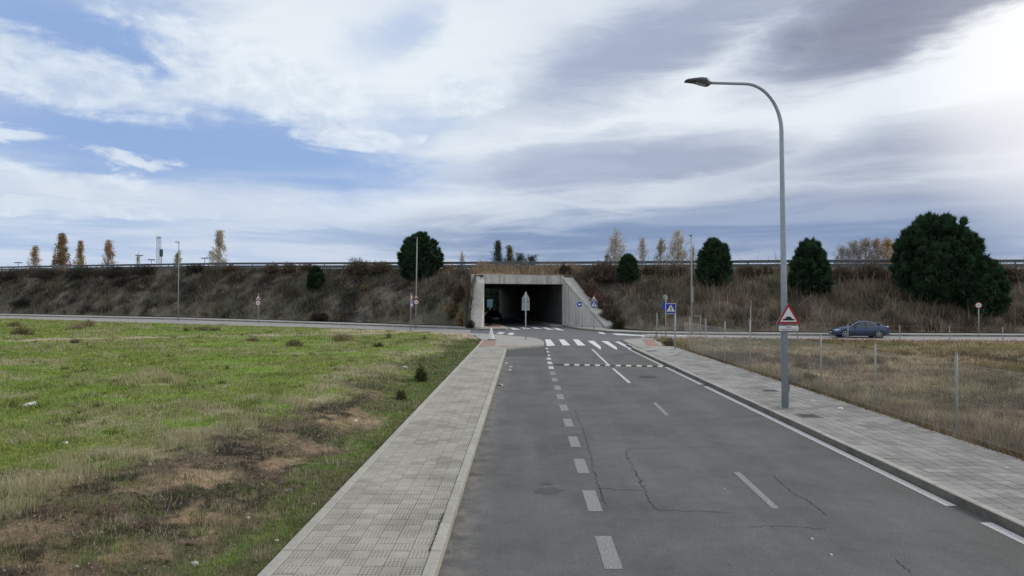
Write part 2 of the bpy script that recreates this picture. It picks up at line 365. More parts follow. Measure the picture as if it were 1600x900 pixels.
M_KERBFACE = mat('dark_kerb_face', (0.165, 0.152, 0.135), 0.92, var=0.3, scale=9, bump=0.4, bscale=60, dirt=((0.10, 0.092, 0.08), 0.8), dscale=1.5, spec=0.2)  # roadside face of the right kerb, darker than its top
M_SLAB = mat('pavement_concrete', (0.36, 0.343, 0.32), 0.9, var=0.13, scale=9, bump=0.3, bscale=70, dirt=((0.30, 0.283, 0.262), 0.7), dscale=0.5, spec=0.3)
M_RED = mat('red_paving', (0.33, 0.19, 0.155), 0.9, var=0.16, scale=7, bump=0.3, bscale=40, dirt=((0.30, 0.235, 0.205), 0.8), dscale=0.7, spec=0.3)
M_JOINT = mat('joint_sand', (0.085, 0.078, 0.068), 0.95, var=0.3, scale=30)
def tile_mat(name, kind, col):
    m = mat(name, col, 0.88, var=0.13, scale=26, dirt=((col[0] * 0.62, col[1] * 0.61, col[2] * 0.59), 0.85), dscale=1.1, rnd=0.065, spec=0.3)
    nt, b = nodes_of(m); L = nt.links
    tc = nt.nodes.new('ShaderNodeTexCoord'); sp = nt.nodes.new('ShaderNodeSeparateXYZ'); L.new(tc.outputs['Object'], sp.inputs[0])
    def wave(s, freq):
        a = nt.nodes.new('ShaderNodeMath'); a.operation = 'MULTIPLY'; L.new(s, a.inputs[0]); a.inputs[1].default_value = freq
        c = nt.nodes.new('ShaderNodeMath'); c.operation = 'COSINE'; L.new(a.outputs[0], c.inputs[0]); return c.outputs[0]
    bp = nt.nodes.new('ShaderNodeBump'); bp.inputs['Distance'].default_value = 0.006
    if kind == 'knob':
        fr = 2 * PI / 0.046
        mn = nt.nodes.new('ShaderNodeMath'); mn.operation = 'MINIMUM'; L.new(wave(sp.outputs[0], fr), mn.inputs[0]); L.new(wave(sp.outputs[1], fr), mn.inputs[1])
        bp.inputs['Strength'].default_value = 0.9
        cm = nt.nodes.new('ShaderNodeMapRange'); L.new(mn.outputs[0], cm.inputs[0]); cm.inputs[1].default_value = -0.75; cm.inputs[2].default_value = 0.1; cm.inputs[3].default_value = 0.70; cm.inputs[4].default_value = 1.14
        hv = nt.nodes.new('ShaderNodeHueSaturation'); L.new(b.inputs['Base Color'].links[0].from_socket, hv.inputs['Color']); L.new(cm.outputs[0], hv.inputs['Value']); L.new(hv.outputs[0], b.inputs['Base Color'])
        L.new(mn.outputs[0], bp.inputs['Height'])
    else:
        bp.inputs['Strength'].default_value = 0.35
        n = nt.nodes.new('ShaderNodeTexNoise'); n.inputs['Scale'].default_value = 90; L.new(tc.outputs['Object'], n.inputs['Vector']); L.new(n.outputs['Fac'], bp.inputs['Height'])
    L.new(bp.outputs[0], b.inputs['Normal'])
    return m
M_TKNOB = tile_mat('knobbed_tile', 'knob', (0.42, 0.39, 0.345)); M_TFLAT = tile_mat('smooth_tile', 'flat', (0.365, 0.338, 0.297))
M_RKNOB = tile_mat('knobbed_tile_grey', 'knob', (0.345, 0.328, 0.312)); M_RFLAT = tile_mat('smooth_tile_grey', 'flat', (0.318, 0.303, 0.288))
M_CONC = mat('concrete', (0.66, 0.645, 0.595), 0.9, var=0.10, scale=1.6, bump=0.3, bscale=25, dirt=((0.50, 0.485, 0.44), 0.8), dscale=0.35, spec=0.3, streak=0.7)
M_CONCD = mat('weathered_concrete', (0.57, 0.555, 0.50), 0.92, var=0.14, scale=2.2, bump=0.3, bscale=25, dirt=((0.42, 0.405, 0.36), 0.8), dscale=0.5, rnd=0.06, spec=0.3, streak=0.85)
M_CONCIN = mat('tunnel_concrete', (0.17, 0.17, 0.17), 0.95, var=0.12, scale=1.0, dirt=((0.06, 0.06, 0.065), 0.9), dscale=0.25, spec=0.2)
M_COPE = mat('coping_concrete', (0.47, 0.455, 0.415), 0.92, var=0.16, scale=2.5, bump=0.3, bscale=25, dirt=((0.33, 0.32, 0.29), 0.8), dscale=0.7, spec=0.3)
M_GALV = mat('galvanised_steel', (0.36, 0.40, 0.44), 0.5, 0.35, var=0.14, scale=7, spec=0.5)
M_GALVD = mat('dull_galvanised_steel', (0.30, 0.305, 0.30), 0.6, 0.3, var=0.2, scale=9)
M_RAIL = mat('guard_rail_steel', (0.12, 0.145, 0.165), 0.55, 0.4, var=0.2, scale=1.5)
M_LAMPHEAD = mat('lamp_housing', (0.06, 0.063, 0.066), 0.5, 0.2)
M_LENS = mat('lamp_lens', (0.4, 0.4, 0.4), 0.15)
M_SIGNBACK = mat('sign_back', (0.33, 0.35, 0.37), 0.5, 0.3, var=0.1, scale=8)
M_SWHITE = mat('sign_white', (0.72, 0.72, 0.72), 0.35, var=0.04, scale=5)
M_SRED = mat('sign_red', (0.30, 0.012, 0.022), 0.35, var=0.08, scale=5)
M_SBLUE = mat('sign_blue', (0.012, 0.055, 0.30), 0.35, var=0.06, scale=5)
M_SBLACK = mat('sign_black', (0.012, 0.012, 0.013), 0.4)
M_RUBBER = mat('black_rubber', (0.03, 0.03, 0.031), 0.75, var=0.2, scale=10)
M_CREAM = mat('cream_rubber', (0.55, 0.53, 0.41), 0.7, var=0.12, scale=10, rnd=0.1)
M_IRON = mat('cast_iron', (0.045, 0.043, 0.04), 0.65, 0.3, var=0.3, scale=25, bump=0.4, bscale=50)
M_LITTER = mat('white_litter', (0.60, 0.59, 0.56), 0.7, var=0.1, scale=20)
M_STONE = mat('pale_stone', (0.55, 0.52, 0.46), 0.9, var=0.2, scale=20, bump=0.5, bscale=30)
M_BARK = mat('bark', (0.10, 0.085, 0.07), 0.95, var=0.3, scale=6)
M_BARKPALE = mat('pale_bark', (0.30, 0.275, 0.25), 0.95, var=0.2, scale=6)
M_WIRE = mat('fence_wire', (0.42, 0.41, 0.38), 0.6, 0.4)
M_CARBLUE = mat('blue_car_paint', (0.060, 0.082, 0.145), 0.26, 0.4, spec=0.6)
M_CARBLACK = mat('black_car_paint', (0.008, 0.008, 0.009), 0.3, 0.1)
M_GLASS = mat('car_glass', (0.02, 0.026, 0.034), 0.06, 0.0, spec=0.8)
M_TYRE = mat('tyre_rubber', (0.016, 0.016, 0.016), 0.85)
M_RIM = mat('alloy_rim', (0.50, 0.51, 0.52), 0.35, 0.7)
M_LIGHTW = mat('headlamp_lens', (0.75, 0.77, 0.8), 0.1)
M_LIGHTR = mat('tail_lamp_lens', (0.25, 0.008, 0.02), 0.15)

# ------------------------------------------------------------------ layout of the junction (world metres; road runs along +Y)
KL, KR = -0.95, 6.50            # kerb faces of the road
PLX0, PLX1 = -2.69, -1.09       # tiles of the left pavement
PRX0, PRX1 = 6.64, 9.10
PZ = 0.13                       # pavement height
FAR = [(-420, 479), (-200, 486), (0, 492), (278, 498), (400, 501.5), (500, 504.7), (600, 508), (700, 511.3), (760, 513.5), (900, 515.5), (960, 518.8), (1010, 520.6), (1100, 522.2), (1300, 523.6), (1600, 525.2), (2000, 527)]
NEAR = [(-420, 487.5), (-200, 493), (0, 498.9), (278, 507.6), (400, 511), (500, 513.6), (600, 516.2), (700, 519.8), (760, 523), (850, 531), (960, 532), (1010, 529.3), (1100, 529.4), (1300, 531.6), (1600, 534.8), (2000, 539)]
def ipx(tab, x): return float(np.interp(x, [p[0] for p in tab], [p[1] for p in tab]))
_nl = [G(x, ipx(NEAR, x)) for x in np.linspace(-420, 760, 60)]
_nr = [G(x, ipx(NEAR, x)) for x in np.linspace(1010, 2000, 60)]
def near_left(x): return np.interp(x, [p.x for p in _nl], [p.y for p in _nl])
def near_right(x): return np.interp(x, [p.x for p in _nr], [p.y for p in _nr])
def gza(x, y): return 0.007 * np.maximum(0.0, -np.asarray(x) - 10)

# ------------------------------------------------------------------ ground sheet to the horizon
n = 60
ax = np.sinh(np.linspace(-5.2, 5.2, n)) / np.sinh(5.2) * 3000
gx, gy = np.meshgrid(ax, ax + 60)
gzv = gza(np.maximum(gx, -120), gy) - 0.25
V = np.stack([gx.ravel(), gy.ravel(), gzv.ravel()], 1)
idx = np.arange(n * n).reshape(n, n)
F = np.stack([idx[:-1, :-1].ravel(), idx[:-1, 1:].ravel(), idx[1:, 1:].ravel(), idx[1:, :-1].ravel()], 1)
cg = lerpc(np.tile([0.10, 0.10, 0.045], (len(V), 1)), (0.17, 0.14, 0.085), fbm(V[:, 0], V[:, 1], 60, 3))
tag(link('ground', fast_mesh('ground', V, F, cg, M_SOIL)), kind='structure')

# ------------------------------------------------------------------ left field (grass, straw, bare bank beside the pavement)
TRACK = [G(*p) for p in [(-120, 541), (0, 538), (120, 536), (250, 533), (400, 529), (520, 527.5), (600, 526), (680, 523), (740, 524)]]
SANDY = [G(*p) for p in [(560, 521), (640, 520), (700, 522), (742, 527)]]
def dist_poly(x, y, pts):
    d = np.full(np.shape(x), 1e9)
    for a, b in zip(pts[:-1], pts[1:]):
        ax_, ay_, bx_, by_ = a.x, a.y, b.x, b.y
        L2 = (bx_ - ax_) ** 2 + (by_ - ay_) ** 2
        t = np.clip(((x - ax_) * (bx_ - ax_) + (y - ay_) * (by_ - ay_)) / L2, 0, 1)
        d = np.minimum(d, np.hypot(x - ax_ - t * (bx_ - ax_), y - ay_ - t * (by_ - ay_)))
    return d
def left_z(x, y):
    u = -2.84 - x
    b = fbm(x, y, 2.2, 21, 4) - 0.5
    z = 0.05 + 0.36 * sst(0.5, 3.4, u) * (1 - 0.5 * sst(20, 40, y)) + 0.30 * b * sst(0.3, 1.6, u) + 0.05 * (fbm(x, y, 0.35, 5, 3) - 0.5)
    z = z * (1 - sst(-5.0, 0.0, y - near_left(x))) + 0.02
    z = np.where(y > near_left(x) - 0.15, -0.2, z)
    return z + gza(x, y)
SANDSPOTS = [(G(a, b, .2).x, G(a, b, .2).y, r * 0.74, k) for a, b, r, k in [(315, 752, .55, 1), (330, 803, .6, 1), (440, 715, .5, .9), (545, 655, .75, 1), (560, 640, .5, .8), (430, 790, .45, .7), (230, 850, .5, .6), (500, 690, .35, .6), (20, 860, .6, .6)]]
def left_zone(x, y):
    """weights and colours of the left field"""
    u = -2.84 - x
    wob = (fbm(x, y, 2.2, 31, 4) - 0.5) + 0.45 * (fbm(x, y, 0.45, 33, 4) - 0.5)
    n1 = fbm(x, y, 3.0, 41, 5); n2 = fbm(x, y, 0.9, 51, 4); n3 = fbm(x * 0.5, y, 1.6, 61, 4); n4 = fbm(x, y, 0.35, 71, 3)
    far = sst(15, 30, y)
    edge = np.interp(y, [6, 9, 12, 17, 21, 30, 45], [4.0, 3.6, 3.1, 2.9, 2.5, 2.4, 1.7]) + 2.2 * wob
    inner = np.interp(y, [6, 8, 9.5, 12, 15, 20], [1.0, 0.95, 0.5, 0.85, 0.8, 1.3]) + 2.0 * (n2 - 0.5)
    bare = sst(-0.35, 0.35, u - inner) * (1 - sst(-0.5, 0.35, u - edge)) * (1 - 0.55 * far)
    strawn = np.clip(sst(0.53, 0.68, n1 * 0.45 + n2 * 0.55) * 0.75 + (1 - np.abs(u - edge - 0.45) / 1.15).clip(0, 1) * (1 - 0.35 * far) * 1.3 * sst(0.30, 0.52, n2), 0, 1)
    lush = sst(0.46, 0.66, fbm(x, y, 2.0, 81, 4))
    c = np.tile([0.190, 0.238, 0.055], (len(x), 1))
    c = lerpc(c, (0.200, 0.285, 0.058), lush)
    c = lerpc(c, (0.25, 0.23, 0.115), sst(0.46, 0.74, n3) * 0.6)
    c = lerpc(c, (0.395, 0.345, 0.235), strawn * (u > 0.6) * 0.85)
    moss = (1 - sst(-0.4, 0.5, u - inner))
    c = lerpc(c, lerpc(np.tile([0.098, 0.140, 0.032], (len(x), 1)), (0.12, 0.098, 0.066), sst(0.5, 0.64, n4 * .5 + n2 * .5) * 0.8), moss * 0.9)
    mossfar = (1 - sst(-0.6, 0.5, u - edge)) * far
    c = lerpc(c, (0.080, 0.105, 0.035), mossfar * 0.7)
    n5 = fbm(x, y, 0.22, 77, 4)
    bd = lerpc(np.tile([0.145, 0.108, 0.078], (len(x), 1)), (0.046, 0.037, 0.029), sst(0.43, 0.55, 0.6 * n2 + 0.4 * n5))
    sandp = 0.75 * sst(0.54, 0.63, 0.55 * fbm(x, y * 0.8, 0.8, 91, 4) + 0.45 * n5)
    for sx_, sy_, sr_, sa_ in SANDSPOTS:
        q_ = np.hypot((x - sx_), (y - sy_) * 0.8) / sr_ + 1.7 * (n5 - 0.5) + 1.5 * (n2 - 0.5)
        sandp = np.maximum(sandp, (1 - sst(0.55, 1.25, q_)) * sa_)
    bd = lerpc(bd, lerpc(np.tile([0.44, 0.335, 0.225], (len(x), 1)), (0.29, 0.19, 0.12), n4), sandp * 0.9)
    bd = lerpc(bd, (0.10, 0.115, 0.045), sst(0.52, 0.62, 0.5 * n1 + 0.5 * n5) * 0.4)
    c = lerpc(c, bd, bare * sst(0.1, 0.5, n4 * 0.5 + bare * 0.6))
    ring = (1 - sst(0.0, 0.5, u)) * 0.5
    c = lerpc(c, (0.12, 0.10, 0.06), ring)
    tr = (1 - sst(0.5, 1.6, dist_poly(x, y, TRACK) + 1.6 * (n2 - 0.5))) * 0.85
    sd = (1 - sst(1.6, 4.6, dist_poly(x, y, SANDY) + 3.4 * (n2 - 0.5))) * 0.95
    sand = np.maximum(tr, sd)
    c = lerpc(c, (0.40, 0.325, 0.235), sand)
    edger = sst(-2.0, -0.3, y - near_left(x))
    c = lerpc(c, (0.22, 0.19, 0.13), edger * 0.5 * sst(0.35, 0.6, n2))
    return c, bare, strawn, sand, moss
def fan(x0, side, y0, y1, nx, ny, k0, k1):
    s = np.linspace(0, 1, nx) ** 1.25
    y = np.exp(np.linspace(math.log(y0), math.log(y1), ny))
    S, Y = np.meshgrid(s, y)
    X = x0 + side * S * (k0 + k1 * Y)
    idx = np.arange(nx * ny).reshape(ny, nx)
    F = np.stack([idx[:-1, :-1].ravel(), idx[:-1, 1:].ravel(), idx[1:, 1:].ravel(), idx[1:, :-1].ravel()], 1)
    if side < 0: F = F[:, ::-1]
    return X.ravel(), Y.ravel(), F
x, y, F = fan(-2.84, -1, 3.0, 128, 330, 420, 3.0, 0.95)
c, *_ = left_zone(x, y)
tag(link('field', fast_mesh('field', np.stack([x, y, left_z(x, y)], 1), F, c, M_SOIL, True)), kind='structure')

# right field: dry straw behind the wire fence
def right_z(x, y):
    u = x - 9.1
    z = 0.06 + 0.10 * sst(0, 1.0, u) + 0.28 * (fbm(x, y, 2.6, 121, 4) - 0.5) * sst(0.2, 1.5, u) + 0.06 * (fbm(x, y, 0.4, 125, 3) - 0.5)
    z = z * (1 - sst(-4.0, 0.0, y - near_right(x))) + 0.02
    z = z - 0.10 * sst(-9, -4, y - near_right(x)) * (1 - sst(-4, -1, y - near_right(x)))
    return np.where(y > near_right(x) - 0.12, -0.2, z)
def right_zone(x, y):
    n1 = fbm(x, y, 3.2, 141, 5); n2 = fbm(x, y, 0.9, 151, 4); n3 = fbm(x * 0.5, y, 2.0, 161, 4)
    n6 = fbm(x, y, 0.3, 171, 4); n2 = 0.6 * n2 + 0.4 * n6
    c = np.tile([0.27, 0.205, 0.13], (len(x), 1))
    c = lerpc(c, (0.42, 0.345, 0.235), sst(0.46, 0.62, n2))
    c = lerpc(c, (0.115, 0.090, 0.066), sst(0.50, 0.60, 0.65 * n1 + 0.35 * n6) * 0.9)
    c = lerpc(c, (0.165, 0.155, 0.070), sst(0.52, 0.66, n3) * 0.5)
    u = x - 9.1
    c = lerpc(c, (0.115, 0.085, 0.055), (1 - sst(0.0, 1.1, u)) * 0.6)
    dn = y - near_right(x)
    orange = sst(-9.5, -6.0, dn) * sst(14, 22, x) * sst(0.30, 0.5, n2)
    c = lerpc(c, (0.36, 0.19, 0.125), orange * 0.8 * sst(-4.5, -2.0, dn))
    c = lerpc(c, (0.22, 0.22, 0.09), sst(-13, -9, dn) * (1 - sst(-6, -3.5, dn)) * 0.5)
    return c, n1, n2
x, y, F = fan(9.1, 1, 4.0, 70, 260, 300, 4.0, 0.95)
c, *_ = right_zone(x, y)
tag(link('field', fast_mesh('field', np.stack([x, y, right_z(x, y)], 1), F, c, M_SOIL, True)), kind='structure')

def blade_mesh(name, base, h, w, col, lean=0.35, tipcol=1.15, tri2=False):
    """one bent triangle per blade; arrays base (n,3), h, w, col (n,3)"""
    n = len(base); a = RNG.uniform(0, 2 * PI, n); la = RNG.uniform(0, 2 * PI, n); ll = np.abs(RNG.normal(0, lean, n)) * h
    dx = np.cos(a) * w * 0.5; dy = np.sin(a) * w * 0.5
    V = np.empty((n, 3, 3)); V[:, 0] = base + np.stack([dx, dy, -0.01 + 0 * h], 1); V[:, 1] = base - np.stack([dx, dy, 0.01 + 0 * h], 1)
    V[:, 2] = base + np.stack([np.cos(la) * ll, np.sin(la) * ll, h], 1)
    C = np.empty((n, 3, 3)); C[:, 0] = C[:, 1] = col; C[:, 2] = col * tipcol
    return fast_mesh(name, V.reshape(-1, 3), np.arange(3 * n).reshape(-1, 3), C.reshape(-1, 3), M_LEAF)
def scatter_fan(x0, side, y0, y1, k0, k1, n):
    y = np.exp(RNG.uniform(math.log(y0), math.log(y1), n)); s = RNG.uniform(0, 1, n)
    return x0 + side * s * (k0 + k1 * y), y
# left: short grass + straw tufts
x, y = scatter_fan(-2.86, -1, 6.5, 105, 3.0, 0.85, 330000)
ok = y < near_left(x) - 0.4; x, y = x[ok], y[ok]
c, bare, straw, sand, moss = left_zone(x, y)
keep = RNG.uniform(0, 1, len(x)) > np.clip(sand * 0.95 + bare * 0.70, 0, 0.96); 
x, y, c, bare, straw, sand, moss = (q[keep] for q in (x, y, c, bare, straw, sand, moss))
d = np.hypot(x, y)
clump = fbm(x, y, 0.5, 201, 3)
h = (0.022 + 0.035 * RNG.uniform(0, 1, len(x)) + 0.0009 * d) * (0.5 + 1.1 * clump) * (1 + 1.5 * straw * (clump > 0.5)) * (1 - 0.35 * moss)
w = np.maximum(0.005, 0.00105 * d) * RNG.uniform(0.6, 1.3, len(x))
c = c * RNG.uniform(0.70, 1.38, (len(x), 1)) * np.array([1.0, 1.04, 0.9])
dry = RNG.uniform(0, 1, len(x)) < 0.13 + 0.25 * straw
c[dry] = np.array([0.44, 0.385, 0.27]) * RNG.uniform(0.6, 1.2, (dry.sum(), 1))
tag(link('grass', blade_mesh('grass', np.stack([x, y, left_z(x, y)], 1), h, w, c)), kind='stuff')
# loose straw lying flat and small clods on the bare bank
def scatter_left(n, y1):
    x, y = scatter_fan(-2.86, -1, 6.5, y1, 2.0, 0.5, n); c, bare, straw, sand, moss = left_zone(x, y); return x, y, c, bare, straw, moss
x, y, c, bare, straw, moss = scatter_left(60000, 30)
ok = RNG.uniform(0, 1, len(x)) < np.maximum(bare * 0.55, straw * 0.8) ; x, y = x[ok], y[ok]; d = np.hypot(x, y)
cc = np.array([0.36, 0.30, 0.205])[None] * RNG.uniform(0.25, 1.25, (len(x), 1)); w = np.maximum(0.006, 0.0007 * d)
tag(link('straw', blade_mesh('straw', np.stack([x, y, left_z(x, y) + 0.008], 1), RNG.uniform(0.015, 0.045, len(x)), w, cc, 3.2)), kind='stuff')
x, y, c, bare, straw, moss = scatter_left(16000, 26)
ok = RNG.uniform(0, 1, len(x)) < bare * 0.75 + 0.05; x, y, c = x[ok], y[ok], c[ok]; d = np.hypot(x, y)
r = np.exp(RNG.normal(math.log(0.011), 0.6, len(x))).clip(0.004, 0.05) * (0.7 + 0.03 * d)
oc = np.array([(1, 0, 0), (-1, 0, 0), (0, 1, 0), (0, -1, 0), (0, 0, 1), (0, 0, -1)], float); of = np.array([(0, 2, 4), (2, 1, 4), (1, 3, 4), (3, 0, 4), (2, 0, 5), (1, 2, 5), (3, 1, 5), (0, 3, 5)])
V = np.stack([x, y, left_z(x, y)], 1)[:, None, :] + oc[None] * r[:, None, None] * RNG.uniform(0.55, 1.3, (len(x), 6, 1)) * np.array([1, 1, 0.7])
cc = np.where(RNG.uniform(0, 1, (len(x), 1)) < 0.12, np.array([[0.42, 0.38, 0.31]]), c * 1.1) * RNG.uniform(0.6, 1.3, (len(x), 1))
tag(link('clods', fast_mesh('clods', V.reshape(-1, 3), (of[None] + 6 * np.arange(len(x))[:, None, None]).reshape(-1, 3), np.repeat(cc, 6, 0), M_LEAF)), kind='stuff')
def weed_clumps(x0, side, y1, k0, k1, nc, per, pal, h0, h1, zf, seed_lim):
    cx_, cy_ = scatter_fan(x0, side, 7.0, y1, k0, k1, nc); rad = RNG.uniform(0.05, 0.22, nc) * (0.8 + 0.02 * cy_)
    x = np.repeat(cx_, per) + RNG.normal(0, 1, nc * per) * np.repeat(rad, per); y = np.repeat(cy_, per) + RNG.normal(0, 1, nc * per) * np.repeat(rad, per)
    pal = np.array(pal); c = np.repeat(pal[RNG.integers(0, len(pal), nc)], per, 0) * RNG.uniform(0.55, 1.45, (nc * per, 1))
    h = np.repeat(RNG.uniform(h0, h1, nc), per) * RNG.uniform(0.4, 1.15, nc * per); d = np.hypot(x, y)
    ok = (y < seed_lim(x) - 0.6) & ((x - x0) * side > 0.05)
    x, y, c, h, d = x[ok], y[ok], c[ok], h[ok], d[ok]
    tag(link('grass', blade_mesh('grass', np.stack([x, y, zf(x, y)], 1), h, np.maximum(0.005, 0.0009 * d), c, 0.55)), kind='stuff')
weed_clumps(-2.86, -1, 95, 2.5, 0.85, 1500, 34, [(0.075, 0.095, 0.030), (0.10, 0.085, 0.05), (0.40, 0.345, 0.24), (0.30, 0.26, 0.16), (0.13, 0.19, 0.04), (0.16, 0.26, 0.045)], 0.05, 0.19, left_z, near_left)
weed_clumps(9.1, 1, 58, 2.5, 0.75, 1300, 34, [(0.40, 0.33, 0.22), (0.30, 0.22, 0.14), (0.10, 0.08, 0.055), (0.14, 0.12, 0.06), (0.48, 0.40, 0.27)], 0.10, 0.34, right_z, near_right)
# right: straw
x, y = scatter_fan(9.08, 1, 7.5, 60, 3.0, 0.75, 240000)
ok = y < near_right(x) - 0.3; x, y = x[ok], y[ok]
c, n1, n2 = right_zone(x, y)
d = np.hypot(x, y); clump = fbm(x, y, 0.6, 211, 3)
h = (0.05 + 0.10 * RNG.uniform(0, 1, len(x)) + 0.0010 * d) * (0.3 + 1.2 * clump) * (1 + 0.7 * (x < 10.4))
w = np.maximum(0.005, 0.00105 * d) * RNG.uniform(0.6, 1.3, len(x))
c = c * RNG.uniform(0.55, 1.6, (len(x), 1))
tag(link('grass', blade_mesh('grass', np.stack([x, y, right_z(x, y)], 1), h, w, c, 0.5)), kind='stuff')

# ------------------------------------------------------------------ roads
def strip_from_px(name, m, xs, z, parent=None, fy=None, ny=None):
    b = MB(); vs = []
    for X in xs:
        a = G(X, (fy or (lambda q: ipx(FAR, q)))(X)); c_ = G(X, (ny or (lambda q: ipx(NEAR, q)))(X))
        for t in np.linspace(0, 1, 5):
            p = a.lerp(c_, t); vs.append((p.x, p.y, gz(p.x, p.y) + z))
    b.add(vs, [(i * 5 + k, i * 5 + k + 1, i * 5 + 6 + k, i * 5 + 5 + k) for i in range(len(xs) - 1) for k in range(4)])
    return b.obj(name, m, parent)
road = MB().add([(KL, -12, 0), (KR, -12, 0), (KR, 48, 0), (KL, 48, 0)], [(0, 1, 2, 3)]).obj('road', M_ASPH); tag(road, kind='structure')
cross = strip_from_px('cross_road', M_ASPH2, list(np.linspace(690, 1040, 26)), 0.004); tag(cross, kind='structure')
pl = strip_from_px('cross_road', M_ASPHPALE, list(np.linspace(-420, 735, 50)), 0.009); tag(pl, kind='structure')
pr = strip_from_px('cross_road', M_ASPHPALE, list(np.linspace(1002, 2000, 50)), 0.009); tag(pr, kind='structure')
# verge filler under the junction, so no hole shows between road sheets
tag(MB().add([(-14, 40, -0.006), (20, 40, -0.006), (20, 76, -0.006), (-14, 76, -0.006)], [(0, 1, 2, 3)]).obj('verge', M_ASPH2), kind='structure')
def flat(name, pts, m, z, parent):
    return MB().add([(p.x, p.y, gz(p.x, p.y) + z) for p in pts], [tuple(range(len(pts)))]).obj(name, m, parent)
def qpx(name, px, m, z, parent): return flat(name, [G(a, b) for a, b in px], m, z, parent)
def rect(name, x0, x1, y0, y1, m, z, parent, sk=0.0):
    return MB().add([(x0, y0, z), (x1, y0, z), (x1 + sk, y1, z), (x0 + sk, y1, z)], [(0, 1, 2, 3)]).obj(name, m, parent)
# dashed parking-lane line, centre line, edge line
LD = [(950, 862), (925, 782), (908, 728), (897, 690), (888, 660.5), (881, 637), (875.5, 620), (871, 606), (866.5, 593.5), (863.5, 583.5), (861, 574.5), (859, 567), (857.5, 560.5), (856.3, 555), (855, 549.5), (853.5, 544.5)]
for px, py in LD:
    p = G(px, py); dd = 0.54; a = 0.105
    rect('lane_dash', p.x - a, p.x + a, p.y - dd, p.y + dd * (1 if py > 560 else 0.55), M_PAINTOLD if py > 575 else M_PAINT, 0.004, road)
for (a, b, ww) in [((1182.5, 795), (1182.5, 738), 0), ]:
    pass
for (x0, y0), (x1, y1) in [((1212.5, 795), (1151, 738)), ((1042.5, 649), (1022.5, 629)), ((984, 598.5), (958, 576)), ((950.5, 570), (925, 545.5))]:
    a, b = G(x0, y0), G(x1, y1); hw = 0.055
    MB().add([(a.x - hw, a.y, 0.004), (a.x + hw, a.y, 0.004), (b.x + hw, b.y, 0.004), (b.x - hw, b.y, 0.004)], [(0, 1, 2, 3)]).obj('centre_dash', M_PAINTOLD if y0 > 600 else M_PAINT, road)
for (a, b) in [(5.0, 9.55), (10.3, 24.0), (24.45, 41.5)]:
    rect('edge_line', 6.29, 6.455, a, b, M_PAINT, 0.004, road)
def z4(L): return [(800 + a / 4, 500 + b / 4) for a, b in L]
for q in [[(207, 122), (240, 122), (270, 160), (218, 164)], [(292, 122), (325, 122), (366, 159), (318, 159)], [(380, 122), (415, 122), (460, 160), (412, 160)],
          [(470, 130), (513, 131), (557, 170), (553, 186)], [(556, 132), (600, 133), (655, 172), (655, 188)], [(640, 135), (680, 136), (762, 186), (730, 180)]]:
    qpx('zebra_stripe', z4(q)[::-1], M_ZEBRA, 0.008, road)
def z5(L): return [(720 + a / 6.667, 410 + b / 6.667) for a, b in L]
for q in [[(495, 680), (545, 680), (625, 700), (545, 702)], [(615, 679), (665, 679), (735, 693), (665, 695)], [(725, 675), (775, 675), (850, 692), (775, 693)],
          [(835, 677), (890, 677), (980, 705), (900, 700)], [(950, 682), (1005, 684), (1085, 712), (1010, 706)]]:
    qpx('zebra_stripe', z5(q)[::-1], M_ZEBRA, 0.012, cross)
for q in [[(405, 728), (460, 730), (430, 748), (370, 742)], [(510, 734), (560, 737), (540, 757), (485, 752)], [(1425, 726), (1480, 730), (1515, 752), (1450, 742)]]:
    qpx('zebra_stripe', z5(q)[::-1], M_ZEBRA, 0.012, cross)
qpx('stop_line', [(1008, 525.6), (1008, 524.2), (965, 521.2), (955, 521.2), (963, 523.6)], M_ZEBRA, 0.012, cross)
qpx('edge_line', [(1180, 525.5), (1060, 523.5), (1010, 522.3), (1010, 523.6), (1060, 525.0), (1180, 526.8)], M_PAINT, 0.013, pr)
def pxline(name, pts, hw, m, z, parent, jit=0.0, sub=1):
    P2 = []
    for (a, b) in zip(pts[:-1], pts[1:]):
        A, B = G(*a), G(*b)
        for t in range(sub): P2.append(A.lerp(B, t / sub) + Vector((random.gauss(0, jit), random.gauss(0, jit), 0)))
    P2.append(G(*pts[-1])); vs = []; fs = []
    for i, p in enumerate(P2):
        t = (P2[min(i + 1, len(P2) - 1)] - P2[max(i - 1, 0)]); t.z = 0; t.normalize(); nrm = Vector((-t.y, t.x, 0)) * hw * (random.uniform(0.55, 1.35) if jit else 1)
        vs += [(p.x + nrm.x, p.y + nrm.y, p.z + z), (p.x - nrm.x, p.y - nrm.y, p.z + z)]
        if i: fs.append((2 * i - 2, 2 * i - 1, 2 * i + 1, 2 * i))
    return MB().add(vs, fs).obj(name, m, parent)
for cr in [[(898, 640), (910, 668), (922, 705), (926, 732), (937, 763), (945, 790)], [(937, 763), (968, 765), (1003, 767)],
           [(1120, 699), (1045, 700), (985, 701), (976, 706), (986, 725), (997, 745), (1005, 762), (1015, 785), (1027, 797), (1100, 799), (1145, 801)],
           [(1170, 824), (1230, 822), (1290, 827)], [(1208, 742), (1235, 768), (1265, 785), (1292, 805)], [(1400, 876), (1422, 895)]]:
    pxline('crack', cr, 0.0046, M_CRACK, 0.004, road, 0.018, 12)
for (px, py) in [(1003, 752), (1006, 760), (994, 742), (981, 716)]:
    pxline('crack', [(px - 3, py + 2), (px + 3, py - 2)], 0.006, M_CRACK, 0.006, road, 0.008, 4)
def blobpoly(cx, cy, rx, ry, n=14, rough=0.25):
    return [(cx + rx * math.cos(2 * PI * k / n) * random.uniform(1 - rough, 1 + rough), cy + ry * math.sin(2 * PI * k / n) * random.uniform(1 - rough, 1 + rough)) for k in range(n)]
